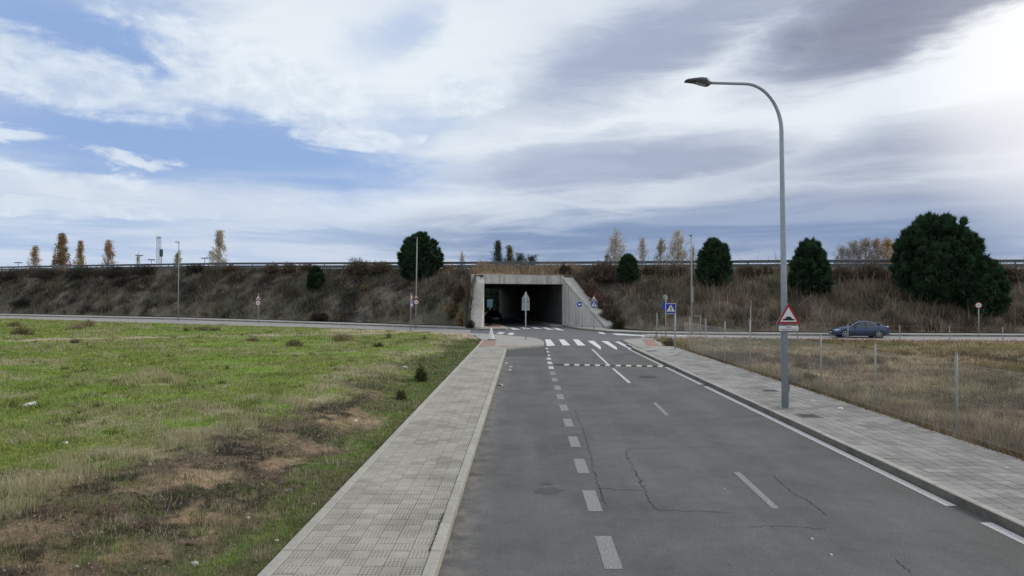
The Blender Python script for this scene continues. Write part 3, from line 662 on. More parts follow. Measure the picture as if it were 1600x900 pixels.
qpx('oil_stain', blobpoly(858, 767, 21, 5.0, 22, 0.4)[::-1], M_STAIN, 0.004, road); qpx('oil_stain', blobpoly(855, 755.5, 8, 2.2)[::-1], M_STAIN, 0.004, road)
qpx('tarmac_patch', [(791, 556.5), (856, 556.0), (851, 541.5), (792, 546)], M_ASPHDARK, 0.004, road)
pxline('tarmac_seam', [(792, 556.8), (900, 556.2), (1005, 556.0)], 0.03, M_ASPHDARK, 0.006, road, 0.01, 6)
for px, py in [(791.5, 567.5), (798.5, 573), (797, 578), (783, 602)]:
    p = G(px, py); rect('paint_fleck', p.x - 0.06, p.x + 0.06, p.y - 0.18, p.y + 0.18, M_PAINT, 0.005, road)

# ------------------------------------------------------------------ pavements: kerb stones, tiles
def in_view(x, y, z):
    d = Vector((x, y, z - CAMH)); f = d.dot(_F)
    if f <= 0.5: return False
    return abs(d.dot(_R) / f) < 0.78 and abs(d.dot(_U) / f) < 0.44
def tile_mesh(nm, sx, sy, m):
    return MB().chbox(-sx / 2, sx / 2, -sy / 2, sy / 2, -0.045, 0, 0.004).mesh(nm, m)
def pavement(name, x0, x1, y0, y1, ncol, ty, mats, gap, knobs):
    root = MB().box(x0 - 0.002, x1 + 0.002, y0, y1, -0.1, PZ - 0.014).obj(name, M_JOINT); tag(root, kind='structure')
    tx = (x1 - x0) / ncol
    mk = tile_mesh('tile_knobbed', tx - gap, ty - gap, mats[0]); mf = tile_mesh('tile_smooth', tx - gap, ty - gap, mats[1])
    cells = []
    for j in range(int((y1 - y0) / ty)):
        for i in range(ncol):
            cx, cy = x0 + (i + 0.5) * tx, y0 + (j + 0.5) * ty
            cells.append((math.hypot(cx, cy), i, j, cx, cy))
    vis = sorted(c for c in cells if in_view(c[3], c[4], PZ))
    near = set((c[1], c[2]) for c in vis[:296])
    rest = [MB(), MB()]
    for _, i, j, cx, cy in cells:
        dz = random.gauss(0, 0.0013)
        k = knobs(i, j)
        if (i, j) in near:
            o = link('tile', mf if k else mk, None, root, (cx, cy, PZ + dz))
            o.rotation_euler = (random.gauss(0, 0.006), random.gauss(0, 0.006), random.gauss(0, 0.006))
        else:
            rest[k].chbox(cx - tx / 2 + gap / 2, cx + tx / 2 - gap / 2, cy - ty / 2 + gap / 2, cy + ty / 2 - gap / 2, PZ - 0.05, PZ + dz, 0.004)
    b = MB(); 
    for k in (0, 1): b.add(rest[k].v, rest[k].f, k)
    o = b.obj('tile', list(mats), root); o['kind'] = 'stuff'
    return root
def kerb_row(root, x0, x1, y0, y1, top, bot, m, ln=1.0, c=0.012):
    kb = MB().chbox(x0, x1, -ln / 2 + 0.004, ln / 2 - 0.004, bot, top, c)
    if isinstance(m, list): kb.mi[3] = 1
    me = kb.mesh('kerb_stone', m)
    y = y0 + ln / 2
    while y < y1:
        o = link('kerb_stone', me, None, root, (0, y, random.gauss(0, 0.002))); o.rotation_euler = (random.gauss(0, 0.0012), 0, random.gauss(0, 0.0012)); y += ln
pvl = pavement('pavement', PLX0, PLX1, 4.6, 41.2, 7, 0.2286, (M_TKNOB, M_TFLAT), 0.0045, lambda i, j: (i + j + (random.random() < 0.07)) % 2)
kerb_row(pvl, PLX1 + 0.004, KL, 4.0, 40.0, PZ + 0.012, -0.15, M_KERB)
kerb_row(pvl, -2.84, PLX0 - 0.004, 4.0, 47.0, PZ + 0.008, -0.15, M_KERB)
pvr = pavement('pavement', PRX0, PRX1, 5.6, 44.0, 10, 0.246, (M_RKNOB, M_RFLAT), 0.011, lambda i, j: 1 if random.random() < 0.25 + 0.7 * (vnoise(np.array([i * .28]), np.array([j * .2]), 9)[0] < 0.5) else 0)
kerb_row(pvr, KR, PRX0 - 0.004, 4.0, 41.5, PZ + 0.01, -0.15, [M_KERB, M_KERBFACE])
kerb_row(pvr, PRX1 + 0.003, PRX1 + 0.08, 4.0, 44.0, PZ - 0.005, -0.15, M_KERB)
def slab_px(name, px, m, top, parent=None, bot=-0.3):
    pts = [G(a, b, top) for a, b in px]
    b = MB(); n = len(pts)
    b.add([(p.x, p.y, gz(p.x, p.y) + top) for p in pts] + [(p.x, p.y, bot) for p in pts], [tuple(range(n))] + [(i, n + i, n + (i + 1) % n, (i + 1) % n) for i in range(n)])
    return b.obj(name, m, parent)
corner_l = slab_px('pavement', [(791.5, 543.2), (822, 540.5), (848, 538.2), (850.5, 535), (846, 531), (836, 528), (810, 525.5), (780, 523), (752, 521.3), (722, 520.2), (722, 521.8), (742, 525.0), (753, 530.5), (745.5, 541)][::-1], M_SLAB, PZ); tag(corner_l, kind='structure')
corner_r = slab_px('pavement', [(1001, 543.5), (988, 538.5), (977, 534), (971, 531.2), (975, 529.8), (1000, 528.4), (1032, 527.6), (1024, 531.5), (1040, 539), (1066, 549), (1040, 560)][::-1], M_SLAB, PZ); tag(corner_r, kind='structure')
slab_px('red_paving', [(755, 530.6), (776, 530.6), (773, 540.8), (748, 540.8)][::-1], M_RED, PZ + 0.006, corner_l)
slab_px('red_paving', [(774, 540.4), (812, 539.4), (806, 541.6), (786, 542.6)][::-1], M_RED, PZ + 0.004, corner_l)
slab_px('red_paving', [(1003, 530.2), (1020, 530.6), (1031, 540.4), (1012, 541.2)][::-1], M_RED, PZ + 0.006, corner_r)
# kerbs round the two corners and along the far side of the junction
def kerb_px(root, px, top, m, w=0.15, name='kerb_stone'):
    pts = [G(a, b, top) for a, b in px]
    for a, b in zip(pts[:-1], pts[1:]):
        L_ = (b - a).length; k = max(1, int(round(L_ / 1.0))) if L_ < 12 else max(1, int(L_ / 2.0))
        for i in range(k):
            p, q = a.lerp(b, i / k), a.lerp(b, (i + 1) / k); t = (q - p); t.z = 0
            if t.length < 1e-4: continue
            ang = math.atan2(t.y, t.x); hl = t.length / 2 - 0.004
            mid = (p + q) / 2
            MB().chbox(-hl, hl, 0, w, -0.3, 0.0, 0.012).obj(name, m, root, loc=(mid.x, mid.y, gz(mid.x, mid.y) + top), rz=ang)
kerb_px(corner_l, [(791.5, 543.4), (822, 540.7), (848, 538.4), (850.7, 535), (846.2, 530.8), (836, 527.8), (810, 525.3), (780, 522.8), (752, 521.1)], PZ + 0.012, M_KERB)
kerb_px(corner_r, [(1030, 527.4), (1000, 528.2), (975, 529.6), (970.5, 531.3), (977, 534.4), (988, 538.9), (1001, 544)], PZ + 0.012, M_KERBDARK)
far_l = slab_px('pavement', [(-420, 477.2), (-200, 484.2), (0, 490.0), (278, 496.0), (400, 499.4), (500, 502.6), (600, 505.8), (700, 509.2), (738, 511.0), (757, 509.5), (770, 504.5), (782, 507.5), (795, 511.6), (790, 513.2), (752, 513.4), (700, 511.2), (600, 507.7), (500, 504.4), (400, 501.1), (278, 497.7), (0, 491.7), (-200, 485.7), (-420, 478.7)], M_SLAB, 0.14); tag(far_l, kind='structure')
slab_px('red_paving', [(760, 510.8), (772, 507.0), (786, 508.6), (779, 511.2)][::-1], M_RED, 0.146, far_l)
far_r = slab_px('pavement', [(866, 505.2), (882, 508.4), (905, 512.2), (935, 515.2), (962, 517.6), (1010, 519.2), (1100, 520.6), (1300, 521.8), (1600, 523.3), (2000, 525.0), (2000, 523.0), (1600, 521.3), (1300, 519.8), (1100, 518.6), (1010, 517.4), (960, 515.2), (936, 511.2), (905, 508.0), (874, 504.0)], M_SLAB, 0.14); tag(far_r, kind='structure')
kerb_px(far_l, [(790, 513.4), (752, 513.7), (700, 511.4), (600, 507.9), (500, 504.6), (400, 501.3), (278, 497.9), (0, 491.9), (-200, 485.9)], 0.15, M_KERBDARK)
kerb_px(far_r, [(1900, 524.9), (1600, 523.5), (1300, 522.0), (1100, 520.8), (1010, 519.4), (962, 517.8), (935, 515.4), (905, 512.4), (882, 508.6)], 0.15, M_KERBDARK)
# near kerb of the right arm and a thin concrete edging of the left arm
kerb_px(pr, [(1040, 528.6), (1100, 529.4), (1300, 531.6), (1600, 534.8), (1900, 538)], 0.10, M_KERB, 0.12)
kerb_px(pl, [(-200, 493.2), (0, 499.0), (278, 507.7), (400, 511.1), (500, 513.7), (600, 516.3), (690, 519.4)], 0.06, M_KERB, 0.12)

# ------------------------------------------------------------------ underpass
YL, YR = 71.0, 75.0
FL, FR = WX(756.5, YL), WX(878.5, YR)
ZS = 0.5 * (P(757, 443.2, YL).z + P(878, 443.6, YR).z)      # soffit
ZT = 0.5 * (P(757, 429, YL).z + P(878, 431, YR).z)
axis = Vector((WX(781, 118) - FR, 118 - YR, 0)).normalized(); LEN = 44.0
und = empty('underpass', (0, 0, 0), 0, 'concrete road underpass through the brown embankment with sloping wing walls', 'underpass')
A, B = Vector((FL, YL, 0)), Vector((FR, YR, 0)); ft = (B - A).normalized(); fn = Vector((ft.y, -ft.x, 0))   # fn points to the camera
def ext(name, a, b, thick, z0, z1, m, parent):
    """wall from a to b, thick to the left of its direction"""
    t = (b - a).normalized(); nrm = Vector((-t.y, t.x, 0)) * thick
    q = [a, b, b + nrm, a + nrm]
    return MB().prism([(p.x, p.y) for p in q], z0, z1).obj(name, m, parent)
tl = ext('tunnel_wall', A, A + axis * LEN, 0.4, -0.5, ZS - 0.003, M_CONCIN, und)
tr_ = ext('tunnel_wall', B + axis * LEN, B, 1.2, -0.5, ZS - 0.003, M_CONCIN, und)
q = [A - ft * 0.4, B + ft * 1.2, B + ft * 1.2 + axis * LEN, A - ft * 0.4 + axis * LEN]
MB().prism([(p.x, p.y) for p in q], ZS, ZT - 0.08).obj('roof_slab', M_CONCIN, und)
# fascia beam made of panels, 0.25 m proud of the slab
npan = 6; cuts = [0, 0.19, 0.40, 0.60, 0.79, 0.95, 1.0]
a0, b0 = A - ft * 0.15, B + ft * 0.10
for i in range(npan):
    p0 = a0.lerp(b0, cuts[i]) + ft * 0.02; p1 = a0.lerp(b0, cuts[i + 1]) - ft * 0.02
    qq = [p0 + fn * (0.25 + random.uniform(0, 0.015)), p1 + fn * (0.25 + random.uniform(0, 0.015)), p1 + fn * 0.005, p0 + fn * 0.005]
    MB().prism([(p.x, p.y) for p in qq], ZS - 0.02, ZT + random.uniform(-0.01, 0.015)).obj('fascia_panel', M_CONCD, und)
# tunnel road + pavements inside
q = [A - fn * 0.0 + fn * 1.5, B + fn * 1.5, B + axis * LEN, A + axis * LEN]
tunnel_road = MB().add([(p.x, p.y, 0.002) for p in [A + fn * 6, B + fn * 6, B + axis * (LEN + 30), A + axis * (LEN + 30)]], [(0, 1, 2, 3)]).obj('road', M_ASPH2); tag(tunnel_road, kind='structure')
ext('pavement', B + axis * LEN, B - axis * 1.0, -1.5, 0.0, 0.14, M_SLAB, und).name = 'footway'
ext('pavement', A - axis * 0.5, A + axis * LEN, -1.3, 0.0, 0.14, M_SLAB, und).name = 'footway'
# right wing: boarded wall under a wide sloping coping
RW0 = B + fn * 0.01; RW1 = G(943, 513.6, 0.0); RW1.z = 0
wt = (RW1 - RW0).normalized(); wn = Vector((-wt.y, wt.x, 0))      # wn: outward, to the right/back (soil side)
if wn.x < 0: wn = -wn
Lw = (RW1 - RW0).length
def zwing(s): return ZT + 0.05 - (ZT - 0.25) * s            # top of the wing at fraction s
np_ = 6
for i in range(np_):
    s0, s1 = i / np_ + (0.004 if i else 0), (i + 1) / np_ - 0.004
    p0, p1 = RW0.lerp(RW1, s0), RW0.lerp(RW1, s1); dpt = random.uniform(0, 0.03)
    vs = [p0 - wn * dpt, p1 - wn * dpt, p1 + wn * 0.5, p0 + wn * 0.5]
    tops = [zwing(s0) - 0.22, zwing(s1) - 0.22, zwing(s1) - 0.22, zwing(s0) - 0.22]
    V = [(v.x, v.y, -0.3) for v in vs] + [(v.x, v.y, t) for v, t in zip(vs, tops)]
    MB().add(V, [(3, 2, 1, 0), (4, 5, 6, 7), (0, 1, 5, 4), (1, 2, 6, 5), (2, 3, 7, 6), (3, 0, 4, 7)]).obj('wall_panel', M_CONC, und)
def coping(p0, p1, nrm, wid0, wid1, z0f, over, name='coping'):
    b = MB(); V = []
    for p, wd, zz_ in ((p0, wid0, z0f(0)), (p1, wid1, z0f(1))):
        a_, c_ = p - nrm * over, p + nrm * wd
        V += [(a_.x, a_.y, zz_ - 0.22), (c_.x, c_.y, zz_ - 0.30), (c_.x, c_.y, zz_), (a_.x, a_.y, zz_)]
    b.add(V, [(0, 1, 2, 3), (7, 6, 5, 4), (3, 2, 6, 7), (0, 4, 5, 1), (0, 3, 7, 4), (1, 5, 6, 2)])
    return b.obj(name, M_COPE, und)
coping(RW0 - wt * 0.3, RW1 + wt * 0.35, wn, 1.35, 1.2, zwing, 0.07)
# left wing seen almost end-on
LW0 = A + fn * 0.01; LW1 = G(751.5, 515.0); LW1.z = 0
lt = (LW1 - LW0).normalized(); ln_ = Vector((-lt.y, lt.x, 0))
if ln_.x > 0: ln_ = -ln_
vs = [LW0, LW1, LW1 + ln_ * 0.8, LW0 + ln_ * 0.8]; tops = [zwing(0) - .22, zwing(1) - .22, zwing(1) - .22, zwing(0) - .22]
MB().add([(v.x, v.y, -0.3) for v in vs] + [(v.x, v.y, t) for v, t in zip(vs, tops)], [(3, 2, 1, 0), (4, 5, 6, 7), (0, 1, 5, 4), (1, 2, 6, 5), (2, 3, 7, 6), (3, 0, 4, 7)]).obj('wing_wall', M_CONC, und)
coping(LW0 - lt * 0.3, LW1 + lt * 0.25, ln_, 1.40, 1.0, zwing, 0.06)
# far right wing, in daylight at the far mouth
E = B + axis * LEN
ext('far_wing_wall', E + Vector((3.2, 9, 0)), E, 0.6, -0.3, 3.6, M_CONC, und)

# ------------------------------------------------------------------ embankment
def ycrest(x): return np.interp(x, [-200, -110, -72, -45, -18, -5, 7, 19, 29, 44, 80, 200], [200, 134, 113, 101, 91, 84, 79.5, 75, 71, 67.5, 62, 48])
def zcrest(x): return np.interp(x, [-200, -72, -45, -18, 0, 30, 45, 200], [9.6, 7.75, 7.45, 7.0, 6.55, 6.14, 5.95, 5.2])
bot = []     # (bottom point, crest x)
def addb(p, cx): bot.append((Vector(p), cx))
for px, py in [(-420, 476.6), (-200, 483.6), (0, 489.4), (140, 492.4), (278, 495.4), (400, 498.8), (500, 502.0), (600, 505.2), (690, 508.4), (722, 510.0)]:
    p = G(px, py); addb((p.x, p.y, p.z + 0.05), p.x + (5.0 if px < 650 else 3.0))
lo1 = LW1 + ln_ * 1.0; lo0 = LW0 - lt * 0.3 + ln_ * 1.38
addb((lo1.x, lo1.y, 0.15), lo1.x + 0.5); addb((lo0.x, lo0.y, ZT - 0.12), lo0.x + 0.2)
i0 = len(bot) - 1
pL = A - ft * 0.35 + fn * 0.1; pR = B + ft * 1.1 + fn * 0.1
addb((pL.x, pL.y, ZT - 0.03), pL.x); addb((pR.x, pR.y, ZT - 0.03), pR.x + 0.3)
ro0 = RW0 - wt * 0.3 + wn * 1.33; ro1 = RW1 + wt * 0.3 + wn * 1.18
addb((ro0.x, ro0.y, ZT - 0.1), ro0.x + 0.4); addb((ro1.x, ro1.y, 0.12), ro1.x + 0.8)
for px, py in [(1010, 516.9), (1100, 518.2), (1300, 519.4), (1600, 520.9), (2000, 522.5), (2600, 524)]:
    p = G(px, py); addb((p.x, p.y, p.z + 0.05), p.x + 2.2)
# resample finely
S = []; 
for (p, cx), (q_, cx2) in zip(bot[:-1], bot[1:]):
    k = max(2, int((q_ - p).length / 0.8))
    for i in range(k):
        t = i / k; S.append((p.lerp(q_, t), cx + (cx2 - cx) * t))
S.append(bot[-1]); NP = 22
bp_ = np.array([list(s[0]) for s in S]); cxs = np.array([s[1] for s in S]); cp = np.stack([cxs, ycrest(cxs), zcrest(cxs)], 1)
def emb_pt(fi, t):
    """point on the slope: station index (float array), t 0 toe .. 1 crest"""
    i = np.clip(fi.astype(int), 0, len(S) - 2); fr = (fi - i)[:, None]
    b_ = bp_[i] * (1 - fr) + bp_[i + 1] * fr; c_ = cp[i] * (1 - fr) + cp[i + 1] * fr
    p = b_ + (c_ - b_) * t[:, None]
    st = np.clip((b_[:, 0] + 15) / 9, 0, 1) * (b_[:, 0] < LW0.x - 0.9) * (b_[:, 2] < 1.0)
    p[:, 2] = b_[:, 2] + (c_[:, 2] - b_[:, 2]) * t ** (1 - 0.72 * st)
    run = np.clip((c_[:, 2] - b_[:, 2]) / 5, 0, 1)
    bulge = (0.35 * np.sin(t * PI) + 0.9 * (fbm(p[:, 0] * 1.0, p[:, 1] * 1.0 + p[:, 2], 2.6, 301, 4) - 0.5) * np.sin(t * PI) ** 0.5 + 0.35 * (fbm(p[:, 0], p[:, 1] + p[:, 2], 0.8, 305, 3) - 0.5) * np.sin(t * PI)) * run
    p[:, 2] += bulge
    return p
def emb_col(p, s, t):
    s = s * 0.8; q = t * 11.0
    n1 = fbm(s, q, 3.0, 311, 5); n2 = fbm(s, q, 0.9, 313, 4)
    c = np.tile([0.150, 0.130, 0.106], (len(p), 1))
    c = lerpc(c, (0.050, 0.045, 0.038), sst(0.44, 0.58, n1))
    c = lerpc(c, (0.245, 0.205, 0.15), sst(0.53, 0.68, n2) * 0.85)
    c = lerpc(c, (0.098, 0.098, 0.064), sst(0.5, 0.65, fbm(s, q, 4.5, 317, 4)) * 0.6)
    right = sst(5, 18, p[:, 0])
    c = lerpc(c, (0.185, 0.138, 0.095), right * 0.45)
    c = lerpc(c, (0.29, 0.205, 0.13), sst(-7, -5, p[:, 0]) * (1 - sst(5, 9, p[:, 0])) * sst(5.0, 5.4, p[:, 2]) * sst(0.3, 0.55, n2))
    return c
fi, tt = np.meshgrid(np.arange(len(S), dtype=float), np.linspace(0, 1, NP), indexing='ij')
pts = emb_pt(np.minimum(fi.ravel(), len(S) - 1.0001), tt.ravel())
idx = np.arange(len(S) * NP).reshape(len(S), NP)
F = np.stack([idx[:-1, :-1].ravel(), idx[1:, :-1].ravel(), idx[1:, 1:].ravel(), idx[:-1, 1:].ravel()], 1)
tag(link('embankment', fast_mesh('embankment', pts, F, emb_col(pts, fi.ravel(), tt.ravel()), M_SOIL, True)), kind='structure')
# motorway deck on top and its far slope
dk = MB(); xs = np.linspace(cxs.min(), cxs.max(), 70); vs = []
for x_ in xs:
    y_, z_ = float(ycrest(x_)), float(zcrest(x_))
    vs += [(x_, y_, z_), (x_ + 0.5, y_ + 1.2, z_ + 0.02), (x_ + 4, y_ + 13, z_ + 0.05), (x_ + 8, y_ + 26, z_ - 0.1)]
dk.add(vs, [(i * 4 + k, i * 4 + 4 + k, i * 4 + 5 + k, i * 4 + 1 + k) for i in range(len(xs) - 1) for k in range(3)])
tag(dk.obj('motorway', M_ASPHPALE), kind='structure')
bk = MB(); vs = []
xs2 = [x_ for x_ in np.linspace(cxs.min(), cxs.max(), 120)]
for x_ in xs2:
    y_, z_ = float(ycrest(x_)), float(zcrest(x_)); vs += [(x_ + 8, y_ + 26, z_ - 0.1), (x_ + 11, y_ + 37, -0.3)]
xe = B.x + axis.x * 34
bk.add(vs, [(i * 2, i * 2 + 2, i * 2 + 3, i * 2 + 1) for i in range(len(xs2) - 1) if not (xe - 14 - 9 < xs2[i] < xe - 6)])
tag(bk.obj('far_slope', mat('far_slope_soil', (0.09, 0.08, 0.05), 0.95, var=0.3, scale=0.8)), kind='structure')

# dry vegetation on the slope: one uncountable mass
n = 170000
fi = RNG.uniform(0, len(S) - 1.001, n); tt = RNG.uniform(0, 1, n) ** 0.9
p = emb_pt(fi, tt); okv = (p[:, 0] / np.maximum(p[:, 1], 1) > -0.86) & (p[:, 0] / np.maximum(p[:, 1], 1) < 0.82); p = p[okv]; fi = fi[okv]; tt = tt[okv]
col = emb_col(p, fi, tt)
clump = fbm(fi * 0.8, tt * 11, 1.3, 401, 4)
kp = RNG.uniform(0, 1, len(p)) < 0.35 + 1.2 * (clump - 0.3); p, col, clump = p[kp], col[kp], clump[kp]
tallr = sst(8, 16, p[:, 0]) * (RNG.uniform(0, 1, len(p)) < 0.25); h = RNG.uniform(0.2, 0.95, len(p)) * (0.15 + 1.7 * clump) * (1 + 0.9 * tallr); w = RNG.uniform(0.02, 0.075, len(p))
col = col * RNG.uniform(0.45, 1.75, (len(p), 1)) * (1 + 0.5 * tallr)[:, None]
dry = RNG.uniform(0, 1, len(p)) < 0.10; col[dry] = np.array([0.30, 0.25, 0.18]) * RNG.uniform(0.5, 1.2, (dry.sum(), 1))
# separate clumps of tall dry herbs among it
nc = 900; fc = RNG.uniform(0, len(S) - 1.01, nc); tc_ = RNG.uniform(0.02, 0.95, nc); k_ = 70
f2 = np.clip(np.repeat(fc, k_) + RNG.normal(0, 0.55, nc * k_), 0, len(S) - 1.01); t2 = np.clip(np.repeat(tc_, k_) + RNG.normal(0, 0.035, nc * k_), 0.005, 0.99)
pal = np.array([(0.066, 0.052, 0.042), (0.115, 0.088, 0.066), (0.235, 0.185, 0.125), (0.085, 0.082, 0.048), (0.155, 0.105, 0.08), (0.05, 0.044, 0.038)])
pc_ = emb_pt(f2, t2); cc_ = np.repeat(pal[RNG.integers(0, 6, nc)], k_, 0) * RNG.uniform(0.55, 1.5, (nc * k_, 1)); hc_ = np.repeat(RNG.uniform(0.5, 1.35, nc), k_) * RNG.uniform(0.4, 1.1, nc * k_)
okc = (np.abs(pc_[:, 0] / np.maximum(pc_[:, 1], 1) + 0.02) < 0.85) & ~((pc_[:, 2] > 5.0) & (np.abs(pc_[:, 0] - 1) < 7))
tag(link('undergrowth', blade_mesh('undergrowth', pc_[okc], hc_[okc], np.full(okc.sum(), 0.05), cc_[okc], 0.5, 1.3)), kind='stuff')
tag(link('undergrowth', blade_mesh('undergrowth', p, h, w, col, 0.55)), kind='stuff')
def emb_find(px, py):
    """the slope point that the photograph shows at px,py"""
    d = ray(px, py); d = np.array(d); best = None
    fi, tt = np.meshgrid(np.arange(0, len(S) - 1, 1.0), np.linspace(0, 1, 45), indexing='ij')
    q = emb_pt(fi.ravel(), tt.ravel()); r = q - np.array([0, 0, CAMH]); t = r @ d / (d @ d)
    e = np.linalg.norm(r - t[:, None] * d, axis=1); k = int(np.argmin(e + t * 1e-4)); return Vector(q[k])

# ------------------------------------------------------------------ vegetation builders
def limb(mb, p0, p1, r0, r1, n=5, sag=0.0):
    p0, p1 = Vector(p0), Vector(p1); m_ = (p0 + p1) / 2 + Vector((random.gauss(0, .04), random.gauss(0, .04), sag)) * (p1 - p0).length
    mb.tube([p0, m_, p1], [r0, (r0 + r1) / 2, r1], n, cap=False)
def tufts(centers, dirs, length, width, k, col, spread=0.6):
    """k narrow triangles per centre fanned round a direction"""
    n = len(centers); C_ = np.repeat(centers, k, 0); D = np.repeat(dirs, k, 0) + RNG.normal(0, spread, (n * k, 3)); D /= np.linalg.norm(D, axis=1)[:, None]
    ln = np.repeat(length, k) * RNG.uniform(0.6, 1.25, n * k); side = np.cross(D, RNG.normal(0, 1, (n * k, 3))); side /= np.linalg.norm(side, axis=1)[:, None] + 1e-9
    wd = np.repeat(width, k)[:, None] * RNG.uniform(0.7, 1.3, (n * k, 1))
    V = np.empty((n * k, 3, 3)); V[:, 0] = C_ + side * wd; V[:, 1] = C_ - side * wd; V[:, 2] = C_ + D * ln[:, None]
    cc = np.repeat(col, k, 0) * RNG.uniform(0.7, 1.35, (n * k, 1)); CC = np.repeat(cc[:, None, :], 3, 1); CC[:, 2] *= 1.2
    return V.reshape(-1, 3), CC.reshape(-1, 3)
def pine(name, base, rx, hgt, label, group, lobes=26, ntuft=5200, cone=0.0, cat='pine tree', seed=1):
    """broad round evergreen bush-tree branched to the ground"""
    global RNG
    keepR = RNG; RNG = np.random.default_rng(seed); random.seed(seed)
    root = empty(name, base, 0, label, cat, group)
    tb = MB(); tb.tube([(0, 0, -0.3), (0.03, 0.02, hgt * 0.45), (0.0, 0.05, hgt * 0.86)], [0.16 * hgt / 5, 0.1 * hgt / 5, 0.03], 7)
    # lobes: overlapping clumps that make the uneven outline
    Lc = []
    for i in range(lobes):
        a = 2 * PI * ((i * 0.618) % 1.0) + random.uniform(-.3, .3); tz = (i + 0.5) / lobes
        prof = math.sqrt(max(0.0, 1 - (2 * tz - 0.82) ** 2 / 1.45)) * (1 - cone * tz)
        r = rx * prof * random.uniform(0.74, 0.86); Lc.append((r * math.cos(a), r * math.sin(a) * 0.9, hgt * (0.10 + 0.78 * tz), rx * random.uniform(0.19, 0.29) * (1 - 0.55 * cone * tz)))
    Lc.append((0, 0, hgt * 0.5, rx * 0.74)); Lc.append((0, 0, hgt * 0.74, rx * 0.50 * (1 - 0.45 * cone))); Lc.append((0, 0, hgt * 0.84, rx * 0.34 * (1 - 0.45 * cone))); Lc.append((0, 0, hgt * 0.25, rx * 0.75))
    for x_, y_, z_, r in Lc[:lobes:2]: limb(tb, (0, 0, z_ * 0.75), (x_, y_, z_), 0.05 * hgt / 5, 0.015)
    tb.obj('trunk', M_BARK, root)
    cs, ds, sh = [], [], []
    for li, (x_, y_, z_, r) in enumerate(Lc):
        m_ = max(9, int(42 * (r / rx) ** 1.5 * (1.0 if li < lobes else 1.6))); k = max(10, int(ntuft * (r / rx) ** 2 * 0.46 / m_))
        d0 = RNG.normal(0, 1, (m_, 3)); d0[:, 2] += 0.25; d0 /= np.linalg.norm(d0, axis=1)[:, None]
        c0 = np.array([x_, y_, z_]) + d0 * (r * RNG.uniform(0.74, 0.98, m_))[:, None]; sr = r * RNG.uniform(0.14, 0.25, m_) * (1.0 if li < lobes else 0.75)
        dj = RNG.normal(0, 1, (m_ * k, 3)); dj /= np.linalg.norm(dj, axis=1)[:, None]
        D0 = np.repeat(d0, k, 0); c_ = np.repeat(c0, k, 0) + dj * (np.repeat(sr, k) * RNG.uniform(0.2, 1.0, m_ * k) ** 0.5)[:, None] * np.array([1, 1, 1.25])
        cs.append(c_); ds.append(D0 * 0.45 + dj * 0.35 + np.array([0, 0, 0.8])); sh.append(np.repeat(RNG.uniform(0.6, 1.6, m_), k))
    cs, ds, sh = np.concatenate(cs), np.concatenate(ds), np.concatenate(sh)
    okc = cs[:, 2] > 0.02; cs, ds, sh = cs[okc], ds[okc], sh[okc]
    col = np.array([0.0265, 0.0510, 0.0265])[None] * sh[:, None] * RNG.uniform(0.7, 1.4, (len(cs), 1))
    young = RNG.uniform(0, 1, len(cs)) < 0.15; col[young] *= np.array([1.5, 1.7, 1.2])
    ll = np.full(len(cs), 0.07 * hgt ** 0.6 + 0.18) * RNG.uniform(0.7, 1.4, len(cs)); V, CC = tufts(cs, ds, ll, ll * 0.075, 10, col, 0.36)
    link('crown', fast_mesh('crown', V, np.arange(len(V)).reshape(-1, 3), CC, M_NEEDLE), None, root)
    # inner mass in a darkened crown colour so that the crown is not see-through
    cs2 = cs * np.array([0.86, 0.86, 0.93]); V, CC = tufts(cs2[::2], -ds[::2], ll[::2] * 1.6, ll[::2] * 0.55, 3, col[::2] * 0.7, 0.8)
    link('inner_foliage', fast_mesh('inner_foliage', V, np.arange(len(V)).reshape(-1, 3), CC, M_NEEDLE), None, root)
    RNG = keepR
    return root
